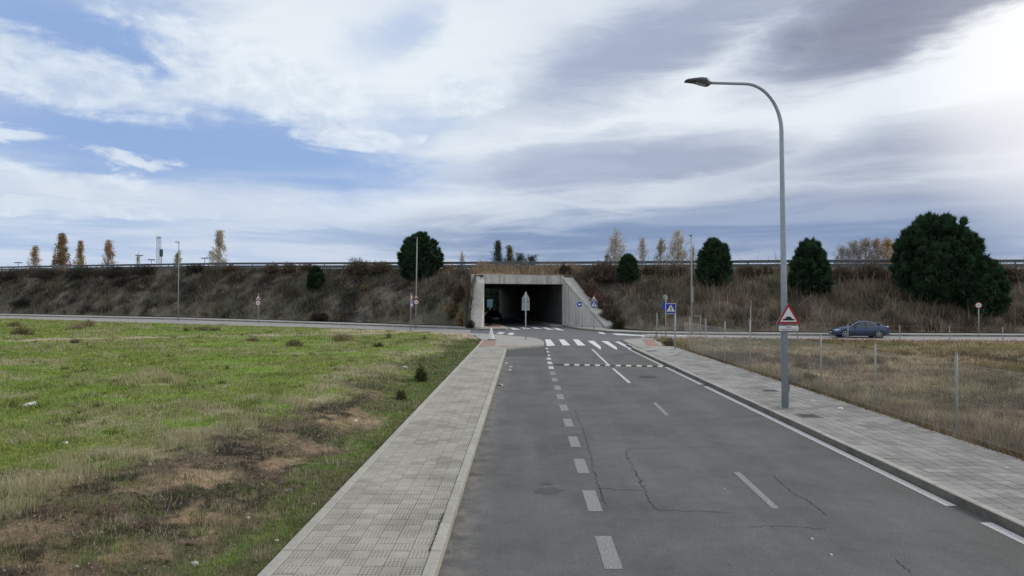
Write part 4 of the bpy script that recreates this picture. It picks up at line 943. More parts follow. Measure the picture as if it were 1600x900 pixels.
def poplar(base, hgt, hw, label, group, col, leaves=2200, bare=0.5, bark=None, seed=1, lean=0.0, name='poplar_tree', broad=0.0):
    global RNG
    keepR = RNG; RNG = np.random.default_rng(seed); random.seed(seed)
    root = empty(name, base, 0, label, 'tree', group)
    tb = MB(); top = Vector((lean * hgt, 0, hgt))
    tb.tube([(0, 0, -0.3), (lean * hgt * 0.3, 0, hgt * 0.5), top * 0.97], [0.02 * hgt, 0.012 * hgt, 0.02], 6, cap=False)
    tips = []
    nb = 46
    for i in range(nb):
        t = 0.34 + 0.62 * (i / nb); a = i * 2.4 + random.uniform(-.5, .5)
        prof = (0.55 + 0.45 * math.sin(min(1, (t - 0.3) / 0.34) * PI / 2) if t < 0.64 else (1 - ((t - 0.64) / 0.345) ** (0.72 + broad)) + 0.03) * hw * random.uniform(0.8, 1.12)
        z0 = hgt * (t - 0.09); p0 = Vector((lean * z0, 0, z0)); z1 = min(hgt * 0.99, z0 + hgt * random.uniform(0.10, 0.17))
        p1 = Vector((lean * z1 + prof * math.cos(a), prof * math.sin(a), z1))
        limb(tb, p0, p1, 0.0045 * hgt, 0.012 + 0.0006 * hgt, 4, -0.08); tips.append((p0, p1))
        for _ in range(4):
            q0 = p0.lerp(p1, random.uniform(.3, .95)); q1 = q0 + Vector((random.gauss(0, .3) * hw * .5, random.gauss(0, .3) * hw * .5, hgt * random.uniform(.03, .08)))
            limb(tb, q0, q1, 0.008 + 0.0008 * hgt, 0.008, 3); tips.append((q0, q1))
    tb.obj('trunk', bark or M_BARKPALE, root)
    a0 = np.array([list(t[0]) for t in tips]); a1 = np.array([list(t[1]) for t in tips])
    leaves = int(leaves * 3.2); k = RNG.integers(0, len(tips), leaves); s = RNG.uniform(0.3, 1.1, leaves)[:, None]
    c_ = a0[k] * (1 - s) + a1[k] * s + RNG.normal(0, 0.017 * hgt * (0.4 + 0.6 * min(1, hw / 2)), (leaves, 3)) * np.array([1, 1, 0.9])
    c_ = c_[(c_[:, 2] < hgt * 1.01)]
    cl = fbm(c_[:, 0] + 31 * seed, c_[:, 2] + c_[:, 1], 0.09 * hgt, 7 + seed, 3); c_ = c_[cl > 0.26 + 0.25 * bare]
    cc = np.array(col)[None] * RNG.uniform(0.55, 1.45, (len(c_), 1)) * np.array([1, 1, 1])
    ll = np.full(len(c_), 0.0125 * hgt); V, CC = tufts(c_, RNG.normal(0, 1, (len(c_), 3)), ll, ll * 0.45, 1, cc, 0.5)
    link('crown', fast_mesh('crown', V, np.arange(len(V)).reshape(-1, 3), CC, M_LEAF), None, root)
    RNG = keepR
    return root
def shrub(name, base, rx, hgt, label, group, col, n=1500, seed=1, stems=True, up=0.6, ln=0.28, squash=0.8, cat='shrub'):
    """dry twiggy shrub: thin stems fanning out with seed heads"""
    global RNG
    keepR = RNG; RNG = np.random.default_rng(seed); random.seed(seed)
    d_ = RNG.normal(0, 1, (n, 3)); d_[:, 2] = np.abs(d_[:, 2]); d_ /= np.linalg.norm(d_, axis=1)[:, None]
    lump = 0.48 + 0.95 * fbm(d_[:, 0] * 2 + seed * 3.1, d_[:, 1] * 2 + d_[:, 2] * 2, 0.6, seed, 3)
    r = RNG.uniform(0.12, 1.0, n) ** 0.6 * lump
    c_ = d_ * r[:, None] * np.array([rx, rx * squash, hgt * 0.92])
    cc = np.array(col)[None] * RNG.uniform(0.5, 1.5, (n, 1))
    g = RNG.uniform(0, 1, n) < 0.14; cc[g] *= np.array([1.5, 1.35, 1.15])
    dd = d_ * (1 - up) + np.array([0, 0, up]); ll = np.full(n, ln * min(1.0, 0.4 + hgt * 0.5))
    V, CC = tufts(c_, dd, ll * RNG.uniform(0.5, 1.6, n), ll * 0.075, 4, cc, 0.42)
    # stems
    ns = min(160, n // 8); t_ = c_[:ns]; b_ = t_ * np.array([0.12, 0.12, 0.0]); sd_ = np.stack([RNG.normal(0, 1, ns), RNG.normal(0, 1, ns), np.zeros(ns)], 1); sd_ /= np.linalg.norm(sd_, axis=1)[:, None]; sd_ *= 0.008 + 0.006 * hgt
    V2 = np.stack([b_ + sd_, b_ - sd_, t_], 1).reshape(-1, 3); C2 = np.repeat(np.array(col)[None] * 0.9, len(V2), 0)
    V = np.concatenate([V, V2]); CC = np.concatenate([CC, C2])
    o = link(name, fast_mesh(name, V, np.arange(len(V)).reshape(-1, 3), CC, M_LEAF), None, None, base, random.uniform(0, 6))
    tag(o, label, cat, group)
    RNG = keepR
    return o

# --- pines on the embankment (px centre, px base, half width px, px top)
def px_size(base, px_half): return px_half * base.y / FPX
PG = 'round dark pines on the embankment slope'
for i, (px, pb, hw, pt, cone, lab) in enumerate([
    (655, 430, 38, 361, 0.10, 'broad dark green pine on the crest left of the underpass'),
    (491, 450, 14, 414, 0.15, 'small upright dark pine alone on the left half of the slope'),
    (985, 440, 18, 395, 0.30, 'smallest round pine on the crest beside the brown thicket right of the underpass'),
    (1122, 441, 32, 368, 0.35, 'conical bushy pine just right of the far lamp post on the slope'),
    (1266, 453, 37, 368, 0.40, 'tapering dark pine seen just right of the tall street lamp'),
    (1463, 462, 70, 330, 0.05, 'largest dome shaped pine towering over the embankment'),
    (1530, 487, 40, 398, 0.15, 'lower pine leaning against the right side of the largest dome pine')]):
    b_ = emb_find(px, pb); ztop = P(px, pt, b_.y).z
    pine('pine_tree', b_ - Vector((0, 0, 0.2)), px_size(b_, hw) * 0.90, (ztop - b_.z + 0.2) * 0.945, lab, PG, lobes=int(34 + hw * 0.6), ntuft=int(4200 + hw * 70), cone=cone, seed=50 + i)

# --- trees beyond the motorway
TG = 'autumn trees standing beyond the motorway'
ORA, PAL, YEL, GRN, OLI, GRY = (0.40, 0.27, 0.155), (0.50, 0.44, 0.35), (0.42, 0.36, 0.15), (0.05, 0.08, 0.045), (0.15, 0.14, 0.065), (0.36, 0.31, 0.27)
for i, (px, pt, hw, Y, col, lv, bare, lean, broad, lab) in enumerate([
    (54, 384, 11, 185, ORA, 1500, .5, 0, 0, 'small thin orange poplar, leftmost of the trees beyond the guard rail'),
    (84, 396, 6, 185, ORA, 700, .5, 0, 0, 'low brown sapling at the left foot of the tallest dense orange poplar'),
    (96, 365, 11, 185, (0.29, 0.20, 0.105), 2900, .15, 0, 0, 'dense russet poplar, darkest of the left hand poplars'),
    (125, 377, 9, 185, (0.36, 0.25, 0.12), 1800, .35, 0, 0, 'narrow yellow brown poplar just right of the dense russet one'),
    (169, 376, 11, 185, (0.40, 0.275, 0.19), 2200, .3, 0, 0, 'pinkish brown poplar standing alone left of the lattice mast'),
    (215, 394, 6, 185, PAL, 300, .8, 0, 0, 'tiny almost bare sapling behind the motorway lamps'),
    (278, 392, 10, 185, (0.34, 0.30, 0.12), 1700, .3, 0, 0, 'yellow green poplar directly behind the left lamp post'),
    (342, 361, 15, 170, PAL, 2600, .45, 0, 0, 'tall pale twin topped poplar right of the left lamp post'),
    (722, 393, 7, 170, PAL, 420, .6, 0, .5, 'spindly pale sapling between the broad pine and the underpass'),
    (778, 376, 10, 180, GRN, 2300, .1, 0, 0, 'slim dark green poplar above the underpass beam'),
    (796, 384, 10, 180, OLI, 2200, .1, 0, 0, 'olive coloured poplar beside the slim dark green one above the underpass'),
    (812, 396, 15, 200, GRN, 3200, .0, 0, 1.2, 'low dark green tree above the middle of the underpass, left of a twin'),
    (830, 398, 15, 200, GRN, 3200, .0, 0, 1.2, 'low dark green tree above the middle of the underpass, right of its twin'),
    (957, 360, 16, 150, PAL, 1600, .55, .05, .8, 'nearly bare pale tree leaning right above the brown thicket'),
    (948, 397, 7, 150, OLI, 600, .3, 0, .8, 'small olive tree at the foot of the nearly bare leaning tree'),
    (1004, 370, 11, 150, PAL, 700, .85, 0, .8, 'thin almost leafless tree behind the smallest round pine'),
    (1027, 372, 11, 150, (0.32, 0.27, 0.13), 900, .65, .06, .8, 'sparse yellowish tree between two pale bare trees'),
    (1060, 360, 18, 150, PAL, 2200, .45, 0, 1.0, 'widest pale tree beyond the rail, just left of the far lamp post'),
    (1083, 384, 8, 150, PAL, 500, .6, 0, 1.0, 'low pale tree hidden by the far lamp post'),
    (1316, 383, 12, 210, GRY, 1500, .25, 0, 1.2, 'leftmost grey leafless tree of the row right of the tall lamp'),
    (1334, 377, 15, 210, GRY, 2200, .25, 0, 1.2, 'second grey tree of the row right of the tall lamp'),
    (1353, 372, 16, 210, GRY, 2600, .25, 0, 1.2, 'tallest grey tree in the middle of the row left of the largest pine'),
    (1371, 373, 14, 210, (0.40, 0.30, 0.24), 2200, .25, 0, 1.2, 'pinkish tree in the row left of the largest pine'),
    (1388, 371, 12, 210, (0.46, 0.31, 0.11), 2000, .25, 0, 1.2, 'golden tree touching the left edge of the largest pine')]):
    x_ = WX(px, Y); z0 = -0.2; zt = P(px, pt, Y).z
    poplar((x_, Y, z0), zt - z0, hw * Y / FPX, lab, TG, col, lv, bare, None, 200 + i, lean, 'poplar_tree', broad)

# --- shrubs: crest, slope, fields
SG = 'dry brown shrubs on the embankment'
BR, DK, RD, TAN = (0.120, 0.094, 0.073), (0.052, 0.046, 0.039), (0.150, 0.098, 0.078), (0.33, 0.23, 0.125)
for i, (px, pb, hw, pt, col, n_, lab) in enumerate([
    (20, 436, 34, 418, DK, 1500, 'dark hedge clump under the rail at the far left end of the crest'),
    (75, 435, 38, 418, DK, 1600, 'dark hedge clump below the leftmost orange poplar'),
    (130, 434, 36, 416, DK, 1600, 'dark hedge clump below the narrow yellow brown poplar'),
    (185, 432, 34, 415, DK, 1500, 'dark hedge clump below the pinkish brown poplar'),
    (228, 428, 24, 412, DK, 1100, 'dark hedge clump just left of the lattice mast'),
    (310, 423, 22, 412, DK, 900, 'low dark shrub under the rail right of the left lamp post'),
    (360, 422, 16, 413, BR, 700, 'low brown shrub below the twin topped pale poplar'),
    (425, 424, 16, 411, BR, 700, 'small brown shrub on the crest left of a matching one'),
    (452, 424, 16, 411, BR, 700, 'small brown shrub on the crest right of a matching one'),
    (480, 421, 12, 411, BR, 500, 'small brown shrub right above the small upright pine'),
    (562, 426, 26, 404, BR, 1700, 'big brown twiggy shrub on the crest, left half of a pair'),
    (595, 426, 26, 406, BR, 1500, 'big brown twiggy shrub on the crest touching the broad pine'),
    (700, 424, 10, 413, BR, 400, 'little brown shrub just right of the broad pine'),
    (940, 438, 34, 406, BR, 2600, 'large brown thicket on the crest right of the underpass'),
    (880, 428, 12, 413, DK, 700, 'dark round shrub on top of the right wing wall'),
    (1020, 427, 20, 413, BR, 900, 'brown shrub on the crest right of the smallest round pine'),
    (1060, 428, 20, 413, BR, 900, 'brown shrub on the crest left of the far lamp post'),
    (1165, 430, 18, 413, BR, 900, 'brown shrub at the right side of the conical bushy pine'),
    (1190, 428, 14, 414, BR, 700, 'small brown shrub midway between two pines right of the far lamp'),
    (1320, 432, 20, 415, BR, 900, 'brown shrub on the crest below the grey tree row, left one'),
    (1365, 430, 22, 412, BR, 1000, 'brown shrub on the crest touching the largest pine'),
    (1580, 436, 26, 414, BR, 1100, 'brown shrub on the crest at the far right edge'),
    (925, 462, 13, 438, RD, 900, 'reddish brown shrub along the upper right coping of the underpass'),
    (938, 478, 16, 452, RD, 1000, 'reddish brown shrub midway down the right coping'),
    (955, 498, 14, 474, BR, 900, 'brown shrub near the lower end of the right coping'),
    (967, 512, 12, 498, (0.06, 0.06, 0.03), 500, 'olive shrub at the bottom of the right coping'),
    (722, 470, 13, 440, RD, 900, 'reddish dry shrub beside the upper left wing wall'),
    (722, 504, 11, 482, TAN, 600, 'tan dry reeds beside the lower left wing wall'),
    (712, 492, 13, 470, (0.26, 0.19, 0.115), 500, 'straw coloured reeds up the slope left of the left wing wall'),
    (735, 511, 8, 500, DK, 400, 'dark low shrub at the foot of the left wing wall'),
    (498, 502, 17, 488, DK, 900, 'dark low shrub at the toe of the slope behind the road'),
    (575, 455, 16, 442, (0.16, 0.13, 0.08), 600, 'pale straw clump in the middle of the left slope'),
    (190, 445, 14, 434, DK, 500, 'dark hollow shrub below the hedge on the left slope'),
    (35, 478, 16, 466, DK, 600, 'dark shrub low on the slope at the left edge')]):
    b_ = emb_find(px, pb); zt = P(px, pt, b_.y).z
    shrub('dry_shrub', b_ - Vector((0, 0, 0.1)), px_size(b_, hw), max(0.5, zt - b_.z), lab, SG, col, n_, 300 + i, ln=0.36)
FG = 'dry plants scattered over the green field'
for i, (px, pb, hw, pt, col, n_, lab) in enumerate([
    (34, 526, 17, 511, (0.085, 0.065, 0.045), 900, 'dark brown dry bush in the field at the far left, nearer of two'),
    (23, 513, 10, 501, (0.11, 0.085, 0.055), 500, 'brown dry bush behind the dark one at the far left of the field'),
    (119, 517, 20, 503, (0.21, 0.175, 0.11), 1000, 'widest pale straw bush in the far field'),
    (139, 512, 9, 499, (0.15, 0.10, 0.075), 500, 'reddish bush behind the widest straw bush'),
    (318, 520, 12, 510, (0.11, 0.09, 0.06), 500, 'low brown bush beyond the sandy track, left one'),
    (336, 520, 9, 511, (0.11, 0.09, 0.06), 400, 'low brown bush beyond the sandy track, right one'),
    (292, 519, 7, 511, (0.08, 0.085, 0.04), 300, 'small olive tuft left of the low brown bushes beyond the track'),
    (535, 535, 17, 520, (0.18, 0.145, 0.095), 1000, 'round pale brown bush on the sandy track'),
    (460, 545, 15, 531, (0.105, 0.095, 0.05), 800, 'olive brown bush in the green grass before the track'),
    (607, 532, 6, 520, (0.15, 0.12, 0.08), 300, 'spiky little dry plant on the sandy ground'),
    (591, 547, 9, 541, (0.04, 0.07, 0.025), 400, 'low dark green plant in the grass'),
    (658, 592, 9, 572, (0.045, 0.06, 0.025), 700, 'dark green upright plant by the pavement verge'),
    (627, 620, 7, 608, (0.06, 0.07, 0.035), 450, 'small green plant on the bare bank'),
    (117, 541, 8, 535, (0.10, 0.085, 0.05), 300, 'small brown tuft near the left part of the track'),
    (662, 533, 5, 525, (0.15, 0.12, 0.075), 220, 'tiny dry tuft near the white cone'),
    (393, 536, 10, 527, (0.12, 0.09, 0.06), 350, 'small brown tuft touching the track near the middle of the field')]):
    b_ = G(px, pb, 0.15); b_.z = float(left_z(np.array([b_.x]), np.array([b_.y]))[0]); zt = P(px, pt, b_.y).z
    shrub('field_plant', b_, px_size(b_, hw) * 1.15, max(0.25, zt - b_.z), lab, FG, tuple(1.35 * q for q in col), int(n_ * 0.45), 400 + i, ln=0.22, cat='plant')
for i, (px, pb, hw, pt, col, n_, lab) in enumerate([
    (1252, 580, 13, 558, (0.16, 0.115, 0.065), 700, 'tan bushy tuft behind the wire fence right of the tall lamp'),
    (1266, 598, 9, 588, (0.07, 0.07, 0.035), 400, 'dark low tuft near the foot of a fence post right of the lamp'),
    (1370, 572, 12, 558, (0.12, 0.10, 0.055), 500, 'olive brown tuft in the middle of the dry field'),
    (1545, 605, 14, 590, (0.19, 0.15, 0.09), 600, 'pale straw tuft in the right part of the dry field'),
    (1045, 541, 12, 527, (0.10, 0.085, 0.055), 600, 'brown tuft at the end of the fence below the crossing sign')]):
    b_ = G(px, pb, 0.1); b_.z = float(right_z(np.array([b_.x]), np.array([b_.y]))[0]); zt = P(px, pt, b_.y).z
    shrub('field_plant', b_, px_size(b_, hw), max(0.25, zt - b_.z), lab, 'dry tufts in the fenced field', tuple(1.4 * q for q in col), int(n_ * 0.5), 450 + i, ln=0.22, cat='plant')
hb = []; hx = np.linspace(-60, 50, 56); hy = np.linspace(0, 1, 14); HX, HY = np.meshgrid(hx, hy, indexing='ij')
hzv = -0.25 + 7.5 * np.sin(HY * PI * 0.5) * (0.8 + 0.5 * fbm(HX, HY * 20, 9, 501, 4)); Vh = np.stack([HX.ravel(), (150 + 22 * HY + 3 * fbm(HX, HY * 9, 7, 503, 3)).ravel(), hzv.ravel()], 1)
ih = np.arange(56 * 14).reshape(56, 14); Fh = np.stack([ih[:-1, :-1].ravel(), ih[1:, :-1].ravel(), ih[1:, 1:].ravel(), ih[:-1, 1:].ravel()], 1)
tag(link('hill', fast_mesh('hill', Vh, Fh, lerpc(np.tile([0.10, 0.10, 0.05], (len(Vh), 1)), (0.05, 0.065, 0.03), fbm(Vh[:, 0], Vh[:, 2], 3, 507, 4)), M_SOIL, True)), kind='structure')
# green trees far behind, seen through the underpass
pine('bush', (WX(778, 146), 146, -0.2), 5, 6.5, 'green bush seen through the far mouth of the underpass', None, 24, 2600, 0.1, 'bush', 90)

# ------------------------------------------------------------------ guard rails
def guard_rail(off, dz, zs, step, label, x0, x1, seed):
    root = empty('guard_rail', (0, 0, 0), 0, label, 'guard rail')
    xs = np.arange(x0, x1, 2.0); pts = [Vector((x_ + off * 0.3, float(ycrest(x_)) + off, float(zcrest(x_)) + dz)) for x_ in xs]
    prof = [(0.0, -0.155), (-0.05, -0.13), (-0.05, -0.06), (0.0, -0.03), (0.0, 0.03), (-0.05, 0.06), (-0.05, 0.13), (0.0, 0.155)]
    for zc in zs:
        b = MB(); vs = []
        for p in pts:
            for (o_, h_) in prof: vs.append((p.x, p.y + o_, p.z + zc + h_))
        k = len(prof); b.add(vs, [(i * k + j, i * k + k + j, i * k + k + j + 1, i * k + j + 1) for i in range(len(pts) - 1) for j in range(k - 1)])
        b.obj('rail_beam', M_RAIL, root)
    me = MB().box(-0.06, 0.06, 0.02, 0.10, -0.4, max(zs) + 0.12).mesh('post', M_RAIL)
    L_ = 0.0; last = pts[0]; link('post', me, None, root, pts[0])
    for p, q in zip(pts[:-1], pts[1:]):
        n_ = 4
        for i in range(n_):
            r = p.lerp(q, (i + 1) / n_)
            if (r - last).length >= step: link('post', me, None, root, r); last = r
guard_rail(0.6, 0.05, [0.28, 0.70], 4.0, 'grey double beam guard rail along the near edge of the embankment crest', -115, 85, 1)
guard_rail(12.5, 0.1, [0.62], 4.0, 'farther single beam guard rail in the middle of the motorway', -125, 90, 2)

# ------------------------------------------------------------------ street lamps
def lamp_big():
    b_ = G(1227, 638, PZ); Y = b_.y
    root = empty('street_lamp', b_, 0, 'tall grey street lamp with curved arm on the right pavement', 'street lamp')
    za = P(1160, 131, Y).z - b_.z; zs = P(1223, 205, Y).z - b_.z; dx = WX(1222.5, Y) - b_.x; rad = za - zs
    xh = WX(1107, Y) - b_.x; xb = WX(1165, Y) - b_.x
    pts = [(0, 0, 0.02), (dx * 0.4, 0, zs * 0.5), (dx, 0, zs)]; rs = [0.096, 0.075, 0.055]
    for k in range(1, 13):
        t = k / 12 * PI / 2; pts.append((dx - (dx - xb) * (1 - math.cos(t)), 0, zs + (za - zs) * math.sin(t))); rs.append(0.055 - 0.016 * k / 12)
    pts.append((xh, 0, za + 0.03)); rs.append(0.036)
    MB().tube(pts, rs, 16, fix=(0, 1, 0)).obj('pole', M_GALV, root, True)
    MB().box(-0.16, 0.16, -0.16, 0.16, -0.02, 0.02).obj('base_plate', M_GALVD, root)
    for sx in (-.12, .12):
        for sy in (-.12, .12): MB().tube([(sx, sy, .02), (sx, sy, .055)], .016, 6).obj('bolt', M_GALVD, root)
    MB().prism([(0.096, 0.45), (0.105, 0.45), (0.105, 0.85), (0.096, 0.85)], -0.04, 0.04, lambda a, b, d: (a * 1.0, d, b)).obj('service_door', M_GALVD, root)
    # head: flat tapered shell
    ln = xh - (WX(1070, Y) - b_.x); st = [(0, .05, .045, -.045), (.06, .08, .075, -.075), (.16, .13, .105, -.085), (.35, .15, .11, -.055), (.62, .135, .085, -.015), (.90, .11, .05, -.01), (1.0, .07, .02, -.02)]
    hb = MB(); vs = []
    for s, wd, up, dn in st:
        x_ = xh + 0.08 - s * (ln + 0.06); z_ = za + 0.03 + 0.045 * s
        vs += [(x_, -wd, z_ + up * 0.3), (x_, -wd * 0.7, z_ + up), (x_, wd * 0.7, z_ + up), (x_, wd, z_ + up * 0.3), (x_, wd * 0.9, z_ + dn), (x_, -wd * 0.9, z_ + dn)]
    k = 6; fs = [(i * k + j, i * k + k + j, i * k + k + (j + 1) % k, i * k + (j + 1) % k) for i in range(len(st) - 1) for j in range(k)] + [tuple(range(k)), tuple(range((len(st) - 1) * k, len(st) * k))[::-1]]
    hb.add(vs, fs); hd = hb.obj('lamp_head', M_LAMPHEAD, root)
    xl = lambda q: xh + 0.08 - q * (ln + 0.06)
    MB().prism([(xl(.20), za - .052), (xl(.34), za - .016), (xl(.58), za + .030), (xl(.58), za + .045), (xl(.20), za - .03)], -.085, .085, lambda a, b, d: (a, d, b)).obj('lens', M_LENS, hd)
    return root, b_
LAMP, LB = lamp_big()
def lamp_far(px, pb, pt, arm_px, label, side, hpx=7):
    b_ = G(px, pb, 0.1); Y = b_.y
    root = empty('street_lamp', b_, 0, label, 'street lamp', 'straight street lamps along the cross road')
    zt = P(px, pt, Y).z - b_.z; dx = WX(arm_px, Y) - b_.x
    MB().tube([(0, 0, 0), (dx * 0.5, 0, zt * 0.5), (dx, 0, zt)], [0.075, 0.06, 0.045], 8).obj('pole', M_GALVD, root, True)
    w_ = hpx * Y / FPX
    hb = MB(); x0 = dx + (0.05 if side < 0 else -0.05)
    st = [(0, .06, .06), (.15, .13, .09), (.7, .15, .08), (1, .06, .03)]; vs = []
    for s, wd, up in st:
        x_ = x0 + side * s * w_; vs += [(x_, -wd, zt + 0.03 * s), (x_, wd, zt + 0.03 * s), (x_, wd * .7, zt + up + 0.04 * s), (x_, -wd * .7, zt + up + 0.04 * s)]
    hb.add(vs, [(i * 4 + j, i * 4 + 4 + j, i * 4 + 4 + (j + 1) % 4, i * 4 + (j + 1) % 4) for i in range(3) for j in range(4)] + [(0, 1, 2, 3), (15, 14, 13, 12)]); hb.obj('lamp_head', M_LAMPHEAD, root)
    return root
lamp_far(278, 501, 379, 279, 'straight lamp post standing before the left part of the embankment', -1)
lamp_far(649.5, 513, 372, 651.5, 'straight lamp post in front of the broad pine, signs fixed to it', -1, 5)
lamp_far(1081, 521, 369, 1080.5, 'straight lamp post left of the conical bushy pine', -1, 4)
b_ = G(1081, 521, 0.1)
MB().box(-0.10, 0.10, -0.22, -0.09, 2.6, 3.9).obj('control_box', M_GALVD, bpy.data.objects['street_lamp.003'])
def twin_lamp(px, pt, Y, label):
    x_ = WX(px, Y); z0 = float(zcrest(x_)) if Y < 130 else -0.2; zt = P(px, pt, Y).z
    root = empty('motorway_lamp', (x_, Y, z0), 0, label, 'lamp post', 'twin headed motorway lamps beyond the rail')
    MB().tube([(0, 0, -0.3), (0, 0, zt - z0)], [0.14, 0.09], 6).obj('pole', M_GALVD, root)
    for s in (-1, 1): MB().box(min(s * 0.08, s * 1.0), max(s * 0.08, s * 1.0), -0.2, 0.2, zt - z0 - 0.02, zt - z0 + 0.22).obj('lamp_head', M_LAMPHEAD, root)
twin_lamp(217, 400, 190, 'twin headed lamp beside the tiny bare sapling'); twin_lamp(236, 406.5, 190, 'twin headed lamp just left of the lattice mast')
twin_lamp(319.5, 404, 190, 'twin headed lamp left of the twin topped pale poplar'); twin_lamp(28, 411, 190, 'twin headed lamp at the far left above the rail')
# lattice mast and dark board sign
Y = 118; x_ = WX(247.5, Y); z0 = float(zcrest(x_)); zt = P(247, 372, Y).z
root = empty('lattice_mast', (x_, Y, z0), 0, 'slender lattice mast rising above the rail left of the left lamp post', 'mast')
for sx in (-0.25, 0.25):
    for sy in (-0.25, 0.25): MB().tube([(sx, sy, -0.3), (sx, sy, zt - z0)], 0.035, 4).obj('upright', M_GALVD, root)
lb = MB(); zz_ = 0.0
while zz_ < zt - z0:
    for (a, b) in (((-.25, -.25), (.25, -.25)), ((.25, -.25), (.25, .25)), ((.25, .25), (-.25, .25)), ((-.25, .25), (-.25, -.25))):
        lb.tube([(a[0], a[1], zz_), (b[0], b[1], zz_ + 0.5)], 0.02, 3, cap=False); lb.tube([(b[0], b[1], zz_ + 0.5), (a[0], a[1], zz_ + 0.9)], 0.02, 3, cap=False)
    zz_ += 0.9
lb.obj('bracing', M_GALVD, root)
MB().box(-0.30, 0.30, -0.30, 0.30, zt - z0, zt - z0 + 0.15).obj('cap', M_GALVD, root)
Y = 112; x_ = WX(251.5, Y); z0 = float(zcrest(x_)); za, zb = P(251, 389.5, Y).z - z0, P(251, 401, Y).z - z0
root = empty('board_sign', (x_, Y, z0), 0, 'tall dark board sign on a post beside the lattice mast', 'sign')
MB().tube([(0, 0.1, -0.5), (0, 0.1, za)], 0.06, 6).obj('post', M_GALVD, root)
bs = MB().box(-0.27, 0.27, -0.03, 0.03, zb, za).obj('plate', mat('sign_back_dark', (0.05, 0.07, 0.10), 0.5, 0.2), root); 
for zz_ in (0.25, 0.75): MB().box(-0.24, 0.24, 0.032, 0.07, zb + (za - zb) * zz_ - 0.03, zb + (za - zb) * zz_ + 0.03).obj('stiffener', M_GALVD, bs)

# ------------------------------------------------------------------ signs
def rpoly(pts, r=0.04, n=4):
    """round the corners of a polygon"""
    out = []; N_ = len(pts)
    for i in range(N_):
        p0, p1, p2 = Vector(pts[i - 1]), Vector(pts[i]), Vector(pts[(i + 1) % N_])
        a = p1 + (p0 - p1).normalized() * r; b = p1 + (p2 - p1).normalized() * r
        for k in range(n + 1):
            t = k / n; out.append(tuple(a * (1 - t) ** 2 + p1 * 2 * t * (1 - t) + b * t * t))
    return out
def tri(w, cx=0, cz=0):
    h = w * 0.866; return [(cx - w / 2, cz), (cx + w / 2, cz), (cx, cz + h)]
def circ(r, cx=0, cz=0, n=24): return [(cx + r * math.cos(2 * PI * k / n), cz + r * math.sin(2 * PI * k / n)) for k in range(n)]
XZ = lambda a, b, d: (a, d, b)
def face(name, poly, d, m, parent, th=0.003): return MB().prism(poly, d - th, d, XZ).obj(name, m, parent)
def plate_tri(root, w, cz, y, sym='hump', ang=0.0):
    pl_ = MB().prism(rpoly(tri(w, 0, cz), w * .07), y, y + 0.025, XZ).obj('triangle_plate', M_SIGNBACK, root)
    face('border', rpoly(tri(w * .985, 0, cz + .006), w * .07), y - .0002, M_SRED, pl_)
    face('field', rpoly(tri(w * .68, 0, cz + w * .095), w * .03), y - .0036, M_SWHITE, pl_)
    if sym == 'hump':
        hp = [(-.235 * w, .145 * w), (.235 * w, .145 * w), (.235 * w, .21 * w), (.15 * w, .215 * w)] + [(.14 * w * math.cos(t), .205 * w + .105 * w * math.sin(t)) for t in np.linspace(0.2, PI - 0.2, 9)] + [(-.15 * w, .215 * w), (-.235 * w, .21 * w)]
        face('hump_symbol', [(a, b + cz) for a, b in hp], y - .0070, M_SBLACK, pl_)
    return pl_
def plate_speed(root, r, cz, y, txt='50'):
    pl_ = MB().prism(circ(r, 0, cz), y, y + 0.025, XZ).obj('round_plate', M_SIGNBACK, root)
    face('border', circ(r * .985, 0, cz), y - .0002, M_SRED, pl_); face('field', circ(r * .74, 0, cz), y - .0036, M_SWHITE, pl_)
    text('number', txt, r * 0.95, (0, y - .008, cz - r * .33), M_SBLACK, pl_)
    return pl_
def text(name, s, size, loc, m, parent):
    cu = bpy.data.curves.new(name, 'FONT'); cu.body = s; cu.size = size; cu.align_x = 'CENTER'; cu.extrude = 0.001; cu.materials.append(m)
    o = bpy.data.objects.new(name, cu); COL.objects.link(o); bpy.context.view_layer.update()
    me = bpy.data.meshes.new_from_object(o.evaluated_get(bpy.context.evaluated_depsgraph_get())); bpy.data.objects.remove(o)
    o = bpy.data.objects.new(name, me); COL.objects.link(o); o.parent = parent; o.location = loc; o.rotation_euler = (PI / 2, 0, 0); return o
def person_shape(s, cx, cz):
    """walking figure of the crossing sign as flat cut-outs; s = height"""
    head = circ(.085 * s, cx + .02 * s, cz + .90 * s, 10)
    body = [(-.10, .45), (.06, .42), (.14, .60), (.12, .79), (.02, .83), (-.08, .78), (-.13, .62)]
    arm1 = [(.10, .76), (.16, .72), (.27, .56), (.22, .52), (.10, .64)]; arm2 = [(-.07, .77), (-.24, .56), (-.19, .52), (-.06, .66)]
    leg1 = [(-.09, .47), (.02, .45), (-.10, .22), (-.24, .00), (-.34, .00), (-.20, .25)]; leg2 = [(-.02, .46), (.07, .44), (.17, .24), (.24, .0), (.12, .0), (.07, .22)]
    f = lambda L_: [(cx + a * s, cz + b * s) for a, b in L_]
    return [head, f(body), f(arm1), f(arm2), f(leg1), f(leg2)]
